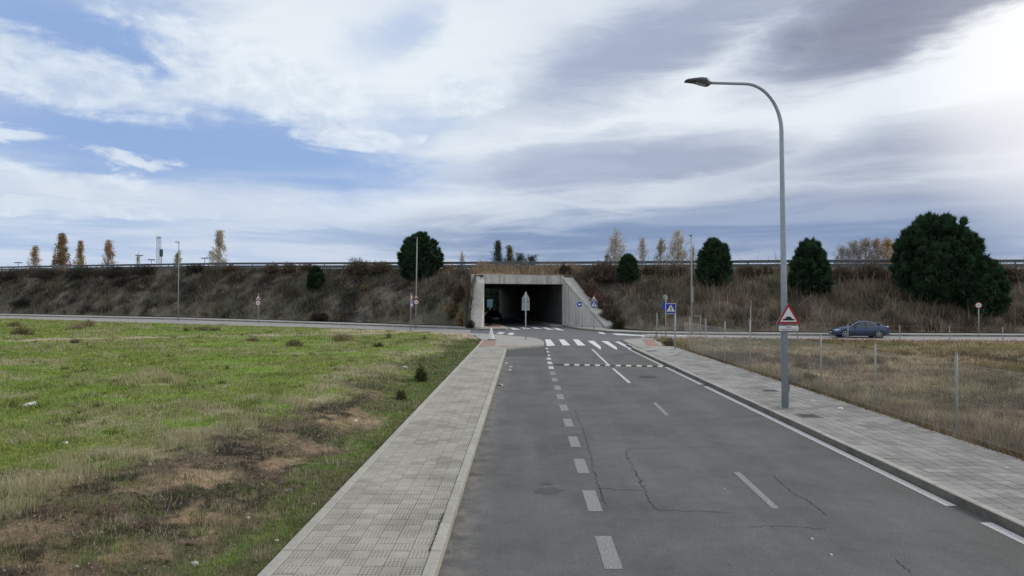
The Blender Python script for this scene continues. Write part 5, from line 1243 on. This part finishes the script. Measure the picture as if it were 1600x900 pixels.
def plate_crossing(root, w, cz, y, h=None):
    h = h or w
    pl_ = MB().prism(rpoly([(-w / 2, cz), (w / 2, cz), (w / 2, cz + h), (-w / 2, cz + h)], .05 * w), y, y + .03, XZ).obj('square_plate', M_SIGNBACK, root)
    face('border', rpoly([(-w * .495, cz + .005 * h), (w * .495, cz + .005 * h), (w * .495, cz + .995 * h), (-w * .495, cz + .995 * h)], .05 * w), y - .0002, M_SWHITE, pl_)
    face('field', rpoly([(-w * .455, cz + .045 * h), (w * .455, cz + .045 * h), (w * .455, cz + .955 * h), (-w * .455, cz + .955 * h)], .04 * w), y - .0034, M_SBLUE, pl_)
    face('white_triangle', [(-w * .40, cz + .22 * h), (w * .40, cz + .22 * h), (0, cz + .88 * h)], y - .0066, M_SWHITE, pl_)
    b = MB()
    for q in person_shape(.42 * h, 0.01, cz + .27 * h): b.prism(q, y - .0108, y - .0078, XZ)
    for k in range(5): b.box(-w * .27 + k * w * .115, -w * .27 + k * w * .115 + w * .06, y - .0108, y - .0078, cz + .235 * h, cz + .262 * h)
    b.obj('walking_figure', M_SBLACK, pl_)
    return pl_
def post(root, h, r=0.035, m=None, y=0.0, x=0.0): return MB().tube([(x, y, -0.3), (x, y, h)], r, 8).obj('post', m or M_GALV, root, True)
# hump warning with plaque on the tall lamp
Y = LB.y; w = 36 * Y / FPX; zc = P(1229, 506, Y).z - LB.z
root = empty('warning_sign', (WX(1228.5, Y) , LB.y - 0.115, LB.z), 0, 'red bordered triangle with black hump and white plaque on the tall lamp', 'road sign')
plate_tri(root, w * 1.05, zc, -0.03)
za, zb = P(1229, 508.3, Y).z - LB.z, P(1229, 517.6, Y).z - LB.z; hw_ = 15.8 * Y / FPX
pq = MB().prism(rpoly([(-hw_, zb), (hw_, zb), (hw_, za), (-hw_, za)], .02), -.03, -.005, XZ).obj('plaque', M_SBLACK, root)
face('field', rpoly([(-hw_ + .012, zb + .012), (hw_ - .012, zb + .012), (hw_ - .012, za - .006), (-hw_ + .012, za - .006)], .02), -.0302, M_SWHITE, pq)
text('lettering', 'PASO', .062, (0, -.0352, zb + .092), M_SBLACK, pq); text('lettering', 'SOBREELEVADO', .062, (0, -.0352, zb + .030), M_SBLACK, pq)
for zz_ in (zb + .08, zc + .2): MB().tube([(0.115 * math.cos(t), 0.115 + 0.10 * math.sin(t) - .0, zz_) for t in np.linspace(PI, 2 * PI, 9)], 0.012, 4).obj('clamp', M_GALVD, root)
# blue crossing sign
b_ = G(1055, 546, PZ); Y = b_.y; w = 16.5 * Y / FPX; dx = WX(1047.7, Y) - WX(1055, Y)
root = empty('crossing_sign', b_, 0, 'blue square pedestrian crossing sign on a grey post by the fence end', 'road sign')
post(root, P(1055, 476, Y).z - b_.z, .045); sub = empty('sign_head', (dx, -.06, 0)); sub.parent = root
bpy.data.objects.remove(sub)
pc = plate_crossing(root, w, P(1047, 490.5, Y).z - b_.z, -.085); pc.location.x = dx
# sign seen from behind, triangle over square, on the left corner island
b_ = G(821.5, 531, PZ); Y = b_.y; w = 12.2 * Y / FPX; z1, z2, z3 = (P(822, v, Y).z - b_.z for v in (485, 472.5, 457))
root = empty('road_sign', b_, 0, 'grey back of a triangle and square sign on the left corner island', 'road sign')
post(root, z3 + .05, .04, y=-.06)
MB().box(-w / 2, w / 2, -.015, .012, z1, z2 - .02).obj('square_plate', M_SIGNBACK, root)
z4_ = P(822, 466.8, Y).z - b_.z; MB().prism(rpoly(tri(w * 1.05, 0, z4_), .03), -.012, .015, XZ).obj('triangle_plate', M_SIGNBACK, root)
MB().box(-w * .49, w * .49, -.012, .012, z2 - .01, z4_ + .01).obj('hump_plaque', M_GALVD, root)
for zz_ in (z1 + .25, z2 + .12): MB().box(-.22, .22, -.05, -.02, zz_ - .03, zz_ + .03).obj('clamp', M_GALVD, root)
# blue direction roundel and warning/crossing pair by the right wing wall
b_ = G(909.5, 511.5, .14); Y = b_.y; r = 4.6 * Y / FPX; zc = P(905, 475.5, Y).z - b_.z; dx = WX(905.3, Y) - b_.x
root = empty('direction_sign', b_, 0, 'round blue arrow sign on a post in front of the right wing wall', 'road sign')
post(root, zc + .2, .04, M_GALVD)
pd = MB().prism(circ(r, 0, zc), -.08, -.055, XZ).obj('round_plate', M_SIGNBACK, root); pd.location.x = dx
face('border', circ(r * .985, 0, zc), -.0802, M_SWHITE, pd); face('field', circ(r * .92, 0, zc), -.0836, M_SBLUE, pd)
face('arrow', [(a * r * 1.25, zc + b * r * 1.25) for a, b in [(-.50, -.05), (.02, .34), (.02, .15), (.46, .15), (.46, -.16), (.06, -.16), (.06, -.36)]], -.0872, M_SWHITE, pd)
b_ = G(928, 514.5, .14); Y = b_.y; root = empty('road_sign', b_, 0, 'small triangle above a blue crossing sign at the right wing wall', 'road sign')
post(root, P(928, 462, Y).z - b_.z, .04)
plate_tri(root, 10.5 * Y / FPX, P(928, 470, Y).z - b_.z, -.07); plate_crossing(root, 10.2 * Y / FPX, P(928, 481.4, Y).z - b_.z, -.07, 11.2 * Y / FPX)
# left: hump triangle over 40 roundel
b_ = G(403.5, 503.0, .14); Y = b_.y
root = empty('road_sign', b_, -0.15, 'hump triangle over round speed sign on a post left of the lamp with signs', 'road sign')
post(root, P(403, 458, Y).z - b_.z, .04, M_GALVD)
plate_tri(root, 11 * Y / FPX, P(403, 469.5, Y).z - b_.z, -.07); plate_speed(root, 4.6 * Y / FPX, P(403, 473.0, Y).z - b_.z - .02, -.07, '40')
# on the second lamp
b_ = G(649.5, 513, .1); Y = b_.y
root = empty('road_sign', (b_.x + .06, b_.y - .13, b_.z), 0.35, 'small red triangle over a round speed sign fixed to the lamp before the broad pine', 'road sign')
plate_tri(root, 7.2 * Y / FPX, P(650, 466.5, Y).z - b_.z, -.03); plate_speed(root, 4.3 * Y / FPX, P(650.5, 472, Y).z - b_.z, -.03, '40')
MB().box(-.02, .02, .0, .05, P(650, 477, Y).z - b_.z, P(650, 460, Y).z - b_.z).obj('bracket', M_GALVD, root)
# edge-on sign beside it
b_ = G(641.8, 517, .05); Y = b_.y
root = empty('road_sign', b_, math.radians(78), 'crossing sign seen edge on, left of the lamp with signs', 'road sign')
post(root, P(642, 458, Y).z - b_.z, .035, M_GALVD)
plate_crossing(root, .62, P(642, 480, Y).z - b_.z, -.08); plate_tri(root, .7, P(642, 469, Y).z - b_.z, -.08)
# back of the round sign + crossing sign edge on behind the blue one
b_ = G(1040.5, 530, .1); Y = b_.y
root = empty('road_sign', b_, math.radians(205), 'pale back of a round sign above a blue edge on plate behind the crossing sign', 'road sign')
post(root, P(1040, 464, Y).z - b_.z, .04, M_GALVD)
r = 4.2 * Y / FPX; zc = P(1038, 464.5, Y).z - b_.z; pr_ = plate_speed(root, r, zc, -.06, '40')
q_ = MB().box(-.3, .3, -.03, 0.0, P(1040, 484, Y).z - b_.z, P(1040, 472, Y).z - b_.z).obj('square_plate', M_SBLUE, root); q_.rotation_euler = (0, 0, math.radians(-60))
# narrow triangle edge on behind the fence; round sign at the far right
b_ = G(1173, 527, .05); Y = b_.y
root = empty('road_sign', b_, math.radians(72), 'narrow triangle sign turned edge on behind the fence left of the tall lamp', 'road sign')
post(root, P(1172, 478, Y).z - b_.z, .035, M_GALVD); plate_tri(root, .7, P(1172, 480.5, Y).z - b_.z, -.06)
b_ = G(1529.5, 522.5, .14); Y = b_.y
root = empty('road_sign', b_, math.radians(-35), 'round speed sign alone on a post at the right before the lower pine', 'road sign')
post(root, P(1529, 480, Y).z - b_.z, .04, M_GALVD); plate_speed(root, 4.7 * Y / FPX, P(1528, 477, Y).z - b_.z, -.06, '40')
# triangle sign on the motorway, far left, seen from the back
Y = 116; x_ = WX(106.5, Y); z0 = float(zcrest(x_))
root = empty('warning_sign', (x_, Y, z0), 0, 'triangle warning sign standing above the rail beside the dense russet poplar', 'road sign')
post(root, P(106, 406, Y).z - z0, .05); plate_tri(root, 12 * Y / FPX, P(106, 414, Y).z - z0, -.06, None)
# bluish plate beyond the underpass
root = empty('road_sign', (WX(765.5, 124), 124, 0), 0, 'pale blue board seen through the far mouth of the underpass', 'road sign')
post(root, 2.4, .05); MB().box(-.5, .5, -.08, -.05, 1.3, 2.8).obj('plate', mat('pale_blue_board', (.22, .36, .45), .5), root)

# ------------------------------------------------------------------ wire fences
FX = 9.22
fence = empty('wire_fence', (FX, 0, 0), 0, 'chain link fence with grey posts along the right pavement', 'fence')
near_posts = [(1486, 697, 553), (1362, 653, 536.5), (1278, 617, 523), (1218, 601, 507.5)]
fy = []
for px, pb, pt in near_posts:
    fy.append((FX / ((px - VPX) / FPX), pt, px))
for px, pb, pt in [(1169.5, 583, 499), (1131, 570, 502.5), (1101, 556, 498.5), (1076.5, 551, 495)]:
    fy.append((FX / ((px - VPX) / FPX), pt, px))
for Y, pt, px in fy:
    zt = P(px, pt, Y).z
    b = MB().tube([(0, 0, -0.2), (0, 0, zt)], 0.028, 8); b.tube([(0, 0, zt - .002), (0, 0, zt + .025)], 0.033, 8); b.obj('post', M_GALVD, fence, True, loc=(random.gauss(0, .01), Y, 0))
Ys = sorted(q[0] for q in fy); y0f, y1f = 5.5, Ys[-1]
zf0, zf1 = 0.22, 1.72
wm = MB(); hgt_ = zf1 - zf0; stp = 0.075
yy = y0f - hgt_
while yy < y1f:
    if yy > 4.5:
        for sgn in (1, -1):
            a_, b2 = (yy, yy + hgt_) if sgn > 0 else (yy + hgt_, yy)
            rr = 0.0019
            wm.add([(0.02 * sgn * 0.1 - rr, a_, zf0), (0.002 * sgn + rr, a_, zf0), (0.002 * sgn, a_ + 0, zf0 + rr * 2), (-rr, b2, zf1), (rr, b2, zf1), (0, b2, zf1 + rr * 2)], [(0, 1, 4, 3), (1, 2, 5, 4), (2, 0, 3, 5)])
    yy += stp
o = wm.obj('wire_mesh', M_WIRE, fence, loc=(-0.035, 0, 0)); o['kind'] = 'stuff'
for zz_ in (0.25, 0.98, 1.70): MB().tube([(-.032, 5.0, zz_), (-.032, y1f, zz_)], 0.0025, 4).obj('line_wire', M_WIRE, fence)
fence2 = empty('wire_fence', (0, 0, 0), 0, 'row of thin fence posts along the far edge of the dry field', 'fence')
prev = None
for px, pb, pt in [(1026.5, 533, 489), (1094.5, 528, 493), (1246, 535, 501), (1325, 541, 506), (1406, 542, 508), (1484, 544, 509.5), (1567, 545, 511), (1655, 547, 513)]:
    b_ = G(px, pb, .05); zt = P(px, pt, b_.y).z
    MB().tube([(b_.x, b_.y, -.2), (b_.x, b_.y, zt)], 0.03, 6).obj('post', M_GALVD, fence2, True)
    if prev and px > 1100:
        for f in (.35, .95): MB().tube([prev + Vector((0, 0, (zt) * f)), Vector((b_.x, b_.y, zt * f))], .003, 3).obj('line_wire', M_WIRE, fence2)
    prev = Vector((b_.x, b_.y, 0))
b_ = G(1026.5, 533, .05); zt = P(1026.5, 489, b_.y).z; c_ = G(1037, 532, .05); d_ = G(1024.5, 530.5, .05)
MB().tube([(b_.x, b_.y, zt * .93), (c_.x, c_.y, 0)], .022, 6).obj('strut', M_GALVD, fence2); MB().tube([(b_.x, b_.y, zt * .98), (d_.x, d_.y, 0)], .022, 6).obj('strut', M_GALVD, fence2)
b_ = G(1094.5, 528, .05); MB().box(b_.x - .45, b_.x + .05, b_.y - .03, b_.y + .03, P(1094, 493.5, b_.y).z - .05, P(1094, 493.5, b_.y).z + .02).obj('bracket', M_GALVD, fence2)

# ------------------------------------------------------------------ speed bump, covers, cone, litter
a_, c_ = G(866, 570.3), G(1044, 573.2); bump = empty('speed_bump', (0, 0, 0), 0, 'black and cream segmented rubber speed bump across the road', 'speed bump')
t_ = (c_ - a_); t_.z = 0; Lb = t_.length; t_.normalize(); ang = math.atan2(t_.y, t_.x); NS = 22; sl = Lb / NS
prof = [(-.17, 0), (-.14, .022), (-.06, .045), (.06, .045), (.14, .022), (.17, 0)]
mk_ = MB().prism(prof, -sl / 2 + .004, sl / 2 - .004, lambda a, b, d: (d, a, b)).mesh('bump_segment', M_RUBBER); mc_ = MB().prism([(a, b + .002) for a, b in prof], -sl / 2 + .004, sl / 2 - .004, lambda a, b, d: (d, a, b)).mesh('bump_segment', M_CREAM)
for i in range(NS):
    p = a_ + t_ * (sl * (i + .5)); link('bump_segment', mc_ if (i % 2 == 0 and 1 < i < NS - 1) else mk_, None, bump, (p.x, p.y, 0.003), ang)
def cover(px, py, wx, wy, label, z, group=None, rnd_=False):
    p = G(px, py, z); root = empty('drain_cover', (p.x, p.y, z), 0, label, 'drain cover', group)
    b = MB()
    if rnd_: b.prism(circ(wx, 0, 0, 24), -.02, .004)
    else: b.box(-wx, wx, -wy, wy, -.02, .004)
    b.obj('lid', M_IRON, root)
    if rnd_: b = MB().prism(circ(wx * .8, 0, 0, 20), .0045, .009); b.obj('raised_ring', M_IRON, root)
    else:
        r_ = MB(); 
        for s in (-1, 1): r_.box(s * wx * .93 - .015, s * wx * .93 + .015, -wy, wy, .0045, .009); r_.box(-wx * .9, wx * .9, s * wy * .93 - .015, s * wy * .93 + .015, .0045, .009)
        r_.obj('frame', M_GALVD, root)
cover(1263, 650, .28, .28, 'dark square cover in the right pavement beside the tall lamp', PZ + .002)
cover(1203, 610.5, .25, .25, 'square cover in the right pavement left of the tall lamp', PZ + .002)
cover(1012, 588.5, .36, .36, 'round dark manhole lid in the road behind the speed bump side', 0.004, None, True)
cover(1018, 548.5, .3, .3, 'rusty cover in the right corner pavement below the red paving', PZ + .002)
cone = G(767.5, 531.2, PZ); Y = cone.y; ch = P(767, 512.8, Y).z - cone.z
root = empty('traffic_cone', cone, 0, 'white traffic cone on the red paving of the left corner', 'traffic cone')
MB().box(-.24, .24, -.24, .24, .006, .045).obj('base', M_RUBBER, root)
MB().tube([(0, 0, .045), (0, 0, .10), (0, 0, ch * .9), (0, 0, ch)], [.235, .215, .075, .055], 14).obj('body', M_SWHITE, root, True)
def scrap(px, py, s, label, m, z, name, flat_=0.3):
    p = G(px, py, z)
    if px < 800 and py > 540: p.z = float(left_z(np.array([p.x]), np.array([p.y]))[0])
    n = 9; b = MB(); vs = [(0, 0, s * flat_)]; 
    for k in range(n): a = 2 * PI * k / n; vs.append((s * math.cos(a) * random.uniform(.6, 1.15), .7 * s * math.sin(a) * random.uniform(.6, 1.15), s * flat_ * random.uniform(.3, .6)))
    for k in range(n): a = 2 * PI * k / n; vs.append((s * .9 * math.cos(a), .62 * s * math.sin(a), -.02))
    b.add(vs, [(0, 1 + k, 1 + (k + 1) % n) for k in range(n)] + [(1 + k, 1 + n + k, 1 + n + (k + 1) % n, 1 + (k + 1) % n) for k in range(n)])
    tag(b.obj(name, m, None, False, loc=(p.x, p.y, p.z + .012), rz=random.uniform(0, 3)), label, 'litter' if name == 'litter_scrap' else 'stone')
scrap(102, 702, .085, 'white crumpled wrapper lying in the green grass at the left', M_LITTER, .35, 'litter_scrap')
scrap(46, 641, .13, 'white rag caught on a twig in the grass at the far left', M_LITTER, .35, 'litter_scrap', .6)
scrap(53, 638, .07, 'small white scrap beside the white rag at the far left', M_LITTER, .35, 'litter_scrap', .9)
scrap(305, 864, .05, 'white stone lying on the bare bank near the bottom edge', M_STONE, .2, 'stone', .7)
scrap(388, 797, .045, 'flat pale stone on the brown bank', M_STONE, .2, 'stone')
scrap(433, 843, .03, 'little white stone at the grassy edge of the pavement', M_STONE, .1, 'stone', .6)
scrap(490, 786, .035, 'small white stone in moss beside the pavement', M_STONE, .1, 'stone', .6)
scrap(633, 574, .14, 'white scrap on the verge near the upright green plant', M_LITTER, .2, 'litter_scrap', .3)
scrap(555, 653, .09, 'pale stone on the small sandy mound', M_STONE, .2, 'stone', .5)
scrap(1271, 626.5, .09, 'white paper scrap by the fence just right of the tall lamp', M_LITTER, PZ, 'litter_scrap', .25)
scrap(1313, 638.5, .12, 'longer white paper scrap at the pavement edge between fence posts', M_LITTER, PZ, 'litter_scrap', .25)
scrap(1573, 732, .04, 'tiny white scrap at the pavement edge at the far right', M_LITTER, PZ, 'litter_scrap', .4)
scrap(1132, 764, .014, 'tiny white fleck on the right lane near the centre dash', M_LITTER, .004, 'litter_scrap', .4)
scrap(1269, 842.5, .02, 'curled white fleck on the asphalt near the bottom right', M_LITTER, .004, 'litter_scrap', .4)
scrap(1299, 867.5, .02, 'white fleck on the asphalt, nearer the bottom edge than the curled one', M_LITTER, .004, 'litter_scrap', .4)
scrap(780, 606, .10, 'dark leaf heap against the left kerb', M_BARK, .004, 'litter_scrap', .3)
# weeds in the kerb joint
x = np.concatenate([RNG.normal(PLX1 + .004, .014, 500), RNG.normal(PLX1 + .004, .012, 260)]); y = np.concatenate([RNG.uniform(8.0, 9.4, 500), RNG.uniform(9.4, 24, 260)])
c = np.tile([.07, .08, .03], (len(x), 1)) * RNG.uniform(.6, 1.5, (len(x), 1))
tag(link('weeds', blade_mesh('weeds', np.stack([x, y, np.full(len(x), PZ)], 1), RNG.uniform(.01, .035, len(x)), np.full(len(x), .008), c, .7)), kind='stuff')

# ------------------------------------------------------------------ cars
def make_car(name, loc, rz, label, paint, glass_roof=False):
    """saloon about 4.5 m long, nose along -X, origin on the ground between the wheels"""
    root = empty(name, loc, rz, label, 'car')
    # stations: x, z_low, z_shoulder, half width low, half width shoulder, z_deck (top centre), half width deck
    st = [(-2.24, .36, .60, .60, .62, .64, .40), (-2.16, .24, .64, .76, .78, .70, .55), (-1.95, .20, .70, .84, .86, .78, .66), (-1.55, .19, .78, .87, .89, .87, .70),
          (-1.10, .19, .84, .88, .90, .94, .72), (-.70, .19, .88, .88, .91, .985, .74), (.0, .19, .905, .88, .915, .985, .76), (.8, .19, .925, .88, .915, .99, .76),
          (1.40, .20, .945, .88, .91, 1.02, .72), (1.85, .22, .955, .86, .88, 1.055, .66), (2.12, .28, .95, .82, .83, 1.05, .60), (2.26, .40, .86, .70, .72, .95, .50)]
    b = MB(); vs = []
    for x_, zl, zs_, wl, ws, zd, wd in st:
        half = [(0, zl), (wl * .9, zl), (wl, zl + .08), (ws + .01, zl + (zs_ - zl) * .55), (ws, zs_), (wd, zd - .01), (0, zd)]
        ring = [(y_, z_) for y_, z_ in half] + [(-y_, z_) for y_, z_ in half[-2:0:-1]]
        vs += [(x_, y_, z_) for y_, z_ in ring]
    k = 12; b.add(vs, [(i * k + j, i * k + (j + 1) % k, i * k + k + (j + 1) % k, i * k + k + j) for i in range(len(st) - 1) for j in range(k)] + [tuple(range(k))[::-1], tuple(range((len(st) - 1) * k, len(st) * k))])
    body = b.obj('body', paint, root, True)
    # greenhouse
    gs = [(-.86, .93, .78, .96, .70), (-.45, .94, .80, 1.20, .62), (-.10, .945, .80, 1.37, .57), (.35, .95, .80, 1.425, .56), (.85, .96, .80, 1.40, .55), (1.30, .98, .76, 1.29, .52), (1.62, 1.0, .70, 1.16, .50), (1.88, 1.03, .62, 1.055, .50)]
    gl = MB(); rf = MB(); vs = []; vr = []
    for x_, zb_, wb, zt_, wt_ in gs:
        vs += [(x_, -wb, zb_), (x_, -wt_ - .01, zt_ - .04), (x_, 0, zt_), (x_, wt_ + .01, zt_ - .04), (x_, wb, zb_)]
    n_ = len(gs); gl.add(vs, [(i * 5 + j, i * 5 + j + 1, i * 5 + 6 + j, i * 5 + 5 + j) for i in range(n_ - 1) for j in range(4)] + [tuple(range(5)), tuple(range((n_ - 1) * 5, n_ * 5))[::-1]])
    gl.obj('windows', M_GLASS, root, True)
    rv = []
    for x_, zb_, wb, zt_, wt_ in gs[2:6]:
        rv += [(x_, -wt_ - .03, zt_ - .075), (x_, -wt_ * .95, zt_ + .0), (x_, 0, zt_ + .022), (x_, wt_ * .95, zt_ + .0), (x_, wt_ + .03, zt_ - .075)]
    rf.add(rv, [(i * 5 + j, i * 5 + j + 1, i * 5 + 6 + j, i * 5 + 5 + j) for i in range(3) for j in range(4)]); rf.obj('roof', paint, root, True)
    for s in (-1, 1):
        def gp(i, f, o=.012):
            x_, zb_, wb, zt_, wt_ = gs[i]; return Vector((x_, s * (wb + (wt_ + .01 - wb) * f + o), zb_ + (zt_ - .04 - zb_) * f))
        pr2 = MB(); pr2.tube([gp(0, .0), gp(1, 1.0), gp(2, 1.0)], [.045, .035, .035], 5); pr2.obj('front_pillar', paint, root, True)
        pr3 = MB(); pr3.tube([gp(5, 1.0), gp(6, 1.0), gp(7, 1.0), gp(7, .2)], [.05, .055, .05, .05], 5); pr3.tube([gp(5, .0, .005), gp(6, .5, .005), gp(6, 1.0, .005)], [.05, .07, .05], 5); pr3.obj('rear_pillar', paint, root, True)
        MB().tube([gp(3, .0), gp(3, 1.0)], .03, 4).obj('centre_pillar', M_SBLACK, root)
        # door shut lines, sill, handles, mirror
        for xd in (-.62, .38, 1.30):
            MB().box(xd - .006, xd + .006, s * .92 - .012, s * .92 + .012, .34, .90).obj('door_gap', M_SBLACK, root)
        MB().box(-1.0, 1.0, min(s * .86, s * .905), max(s * .86, s * .905), .17, .25).obj('sill', M_SBLACK, root)
        for xd in (.16, 1.10): MB().box(xd - .09, xd + .09, min(s * .905, s * .94), max(s * .905, s * .94), .80, .825).obj('door_handle', paint, root)
        mb_ = MB(); mb_.prism([(-.60, .95), (-.50, .94), (-.44, .99), (-.46, 1.08), (-.58, 1.06)], min(s * .90, s * 1.06), max(s * .90, s * 1.06), lambda a, b, d: (a, d, b)); mb_.obj('mirror', paint, root)
        # lamps
        hl = MB(); hl.prism([(-2.16, .62), (-1.98, .60), (-1.72, .72), (-1.74, .755), (-2.0, .715), (-2.15, .675)], min(s * .60, s * .885), max(s * .60, s * .885), lambda a, b, d: (a, d, b)); hl.obj('headlight', M_LIGHTW, root)
        tl_ = MB(); tl_.prism([(1.92, .80), (2.26, .78), (2.22, .92), (1.98, .90)], min(s * .45, s * .865), max(s * .45, s * .865), lambda a, b, d: (a, d, b)); tl_.obj('taillight', M_LIGHTR, root)
        # wheels
        for xw in (-1.33, 1.34):
            wh = empty('wheel', (xw, s * .80, .325)); wh.parent = root
            ar = MB(); ar.prism(circ(.385, 0, 0, 20), s * .085, s * .118, XZ); ar.obj('wheel_arch', M_SBLACK, wh)
            ty = MB(); vs = []; N_ = 24
            pr_t = [(.22, -.10), (.30, -.115), (.325, -.07), (.325, .07), (.30, .115), (.22, .10)]
            for k2 in range(N_):
                a2 = 2 * PI * k2 / N_; vs += [(r_ * math.cos(a2), d_ + s * .03, r_ * math.sin(a2)) for r_, d_ in pr_t]
            ty.add(vs, [(i * 6 + j, i * 6 + (j + 1) % 6, ((i + 1) % N_) * 6 + (j + 1) % 6, ((i + 1) % N_) * 6 + j) for i in range(N_) for j in range(6)]); ty.obj('tyre', M_TYRE, wh, True)
            rm = MB(); rm.prism(circ(.065, 0, 0, 12), s * .10, s * .145, XZ)
            for k2 in range(5):
                for o2 in (-.14, .14):
                    a2 = 2 * PI * k2 / 5 + .3; c2, s2 = math.cos(a2), math.sin(a2); c3, s3 = math.cos(a2 + o2), math.sin(a2 + o2)
                    rm.tube([(c2 * .05, s * .135, s2 * .05), (c3 * .225, s * .138, s3 * .225)], .017, 4)
            ring = [(.235 * math.cos(2 * PI * q2 / 20), s * .138, .235 * math.sin(2 * PI * q2 / 20)) for q2 in range(21)]; rm.tube(ring, .016, 4)
            rm.obj('rim', M_RIM, wh); MB().prism(circ(.22, 0, 0, 20), s * .02, s * .10, XZ).obj('brake_disc', M_TYRE, wh)
    # nose: grille, plate, dark lower intake
    MB().box(-2.262, -2.20, -.34, .34, .50, .63).obj('grille', M_SBLACK, root)
    MB().box(-2.255, -2.10, -.55, .55, .27, .40).obj('lower_intake', M_SBLACK, root)
    MB().box(-2.278, -2.264, -.26, .26, .41, .50).obj('number_plate', M_SWHITE, root)
    MB().box(2.262, 2.276, -.26, .26, .58, .68).obj('number_plate', M_SWHITE, root)
    MB().box(2.20, 2.285, -.60, .60, .30, .42).obj('rear_bumper', M_SBLACK, root)
    return root
p = G(1346, 529.0, 0.012); q = G(1373, 528.9, .012); q2 = G(1318, 528.6, .012)
cx_, cy_ = WX(1341.0, p.y + 1.6), p.y + 1.6
d_ = Vector((_nr[0].x - _nr[-1].x, _nr[0].y - _nr[-1].y, 0)); d_ = G(1250, 527) - G(1430, 528.6)
make_car('parked_car', (cx_, cy_, .012), math.atan2(d_.y, d_.x) + PI, 'dark blue saloon car with alloy wheels on the cross road', M_CARBLUE)
bpy.data.objects['parked_car'].scale = (0.9, 0.9, 0.9); bpy.data.objects['parked_car'].name = 'saloon_car'
make_car('saloon_car', (WX(771.0, 88.5), 88.5, .012), PI / 2 + math.atan2(-axis.x, axis.y), 'black car driving out of the left side of the underpass', M_CARBLACK)
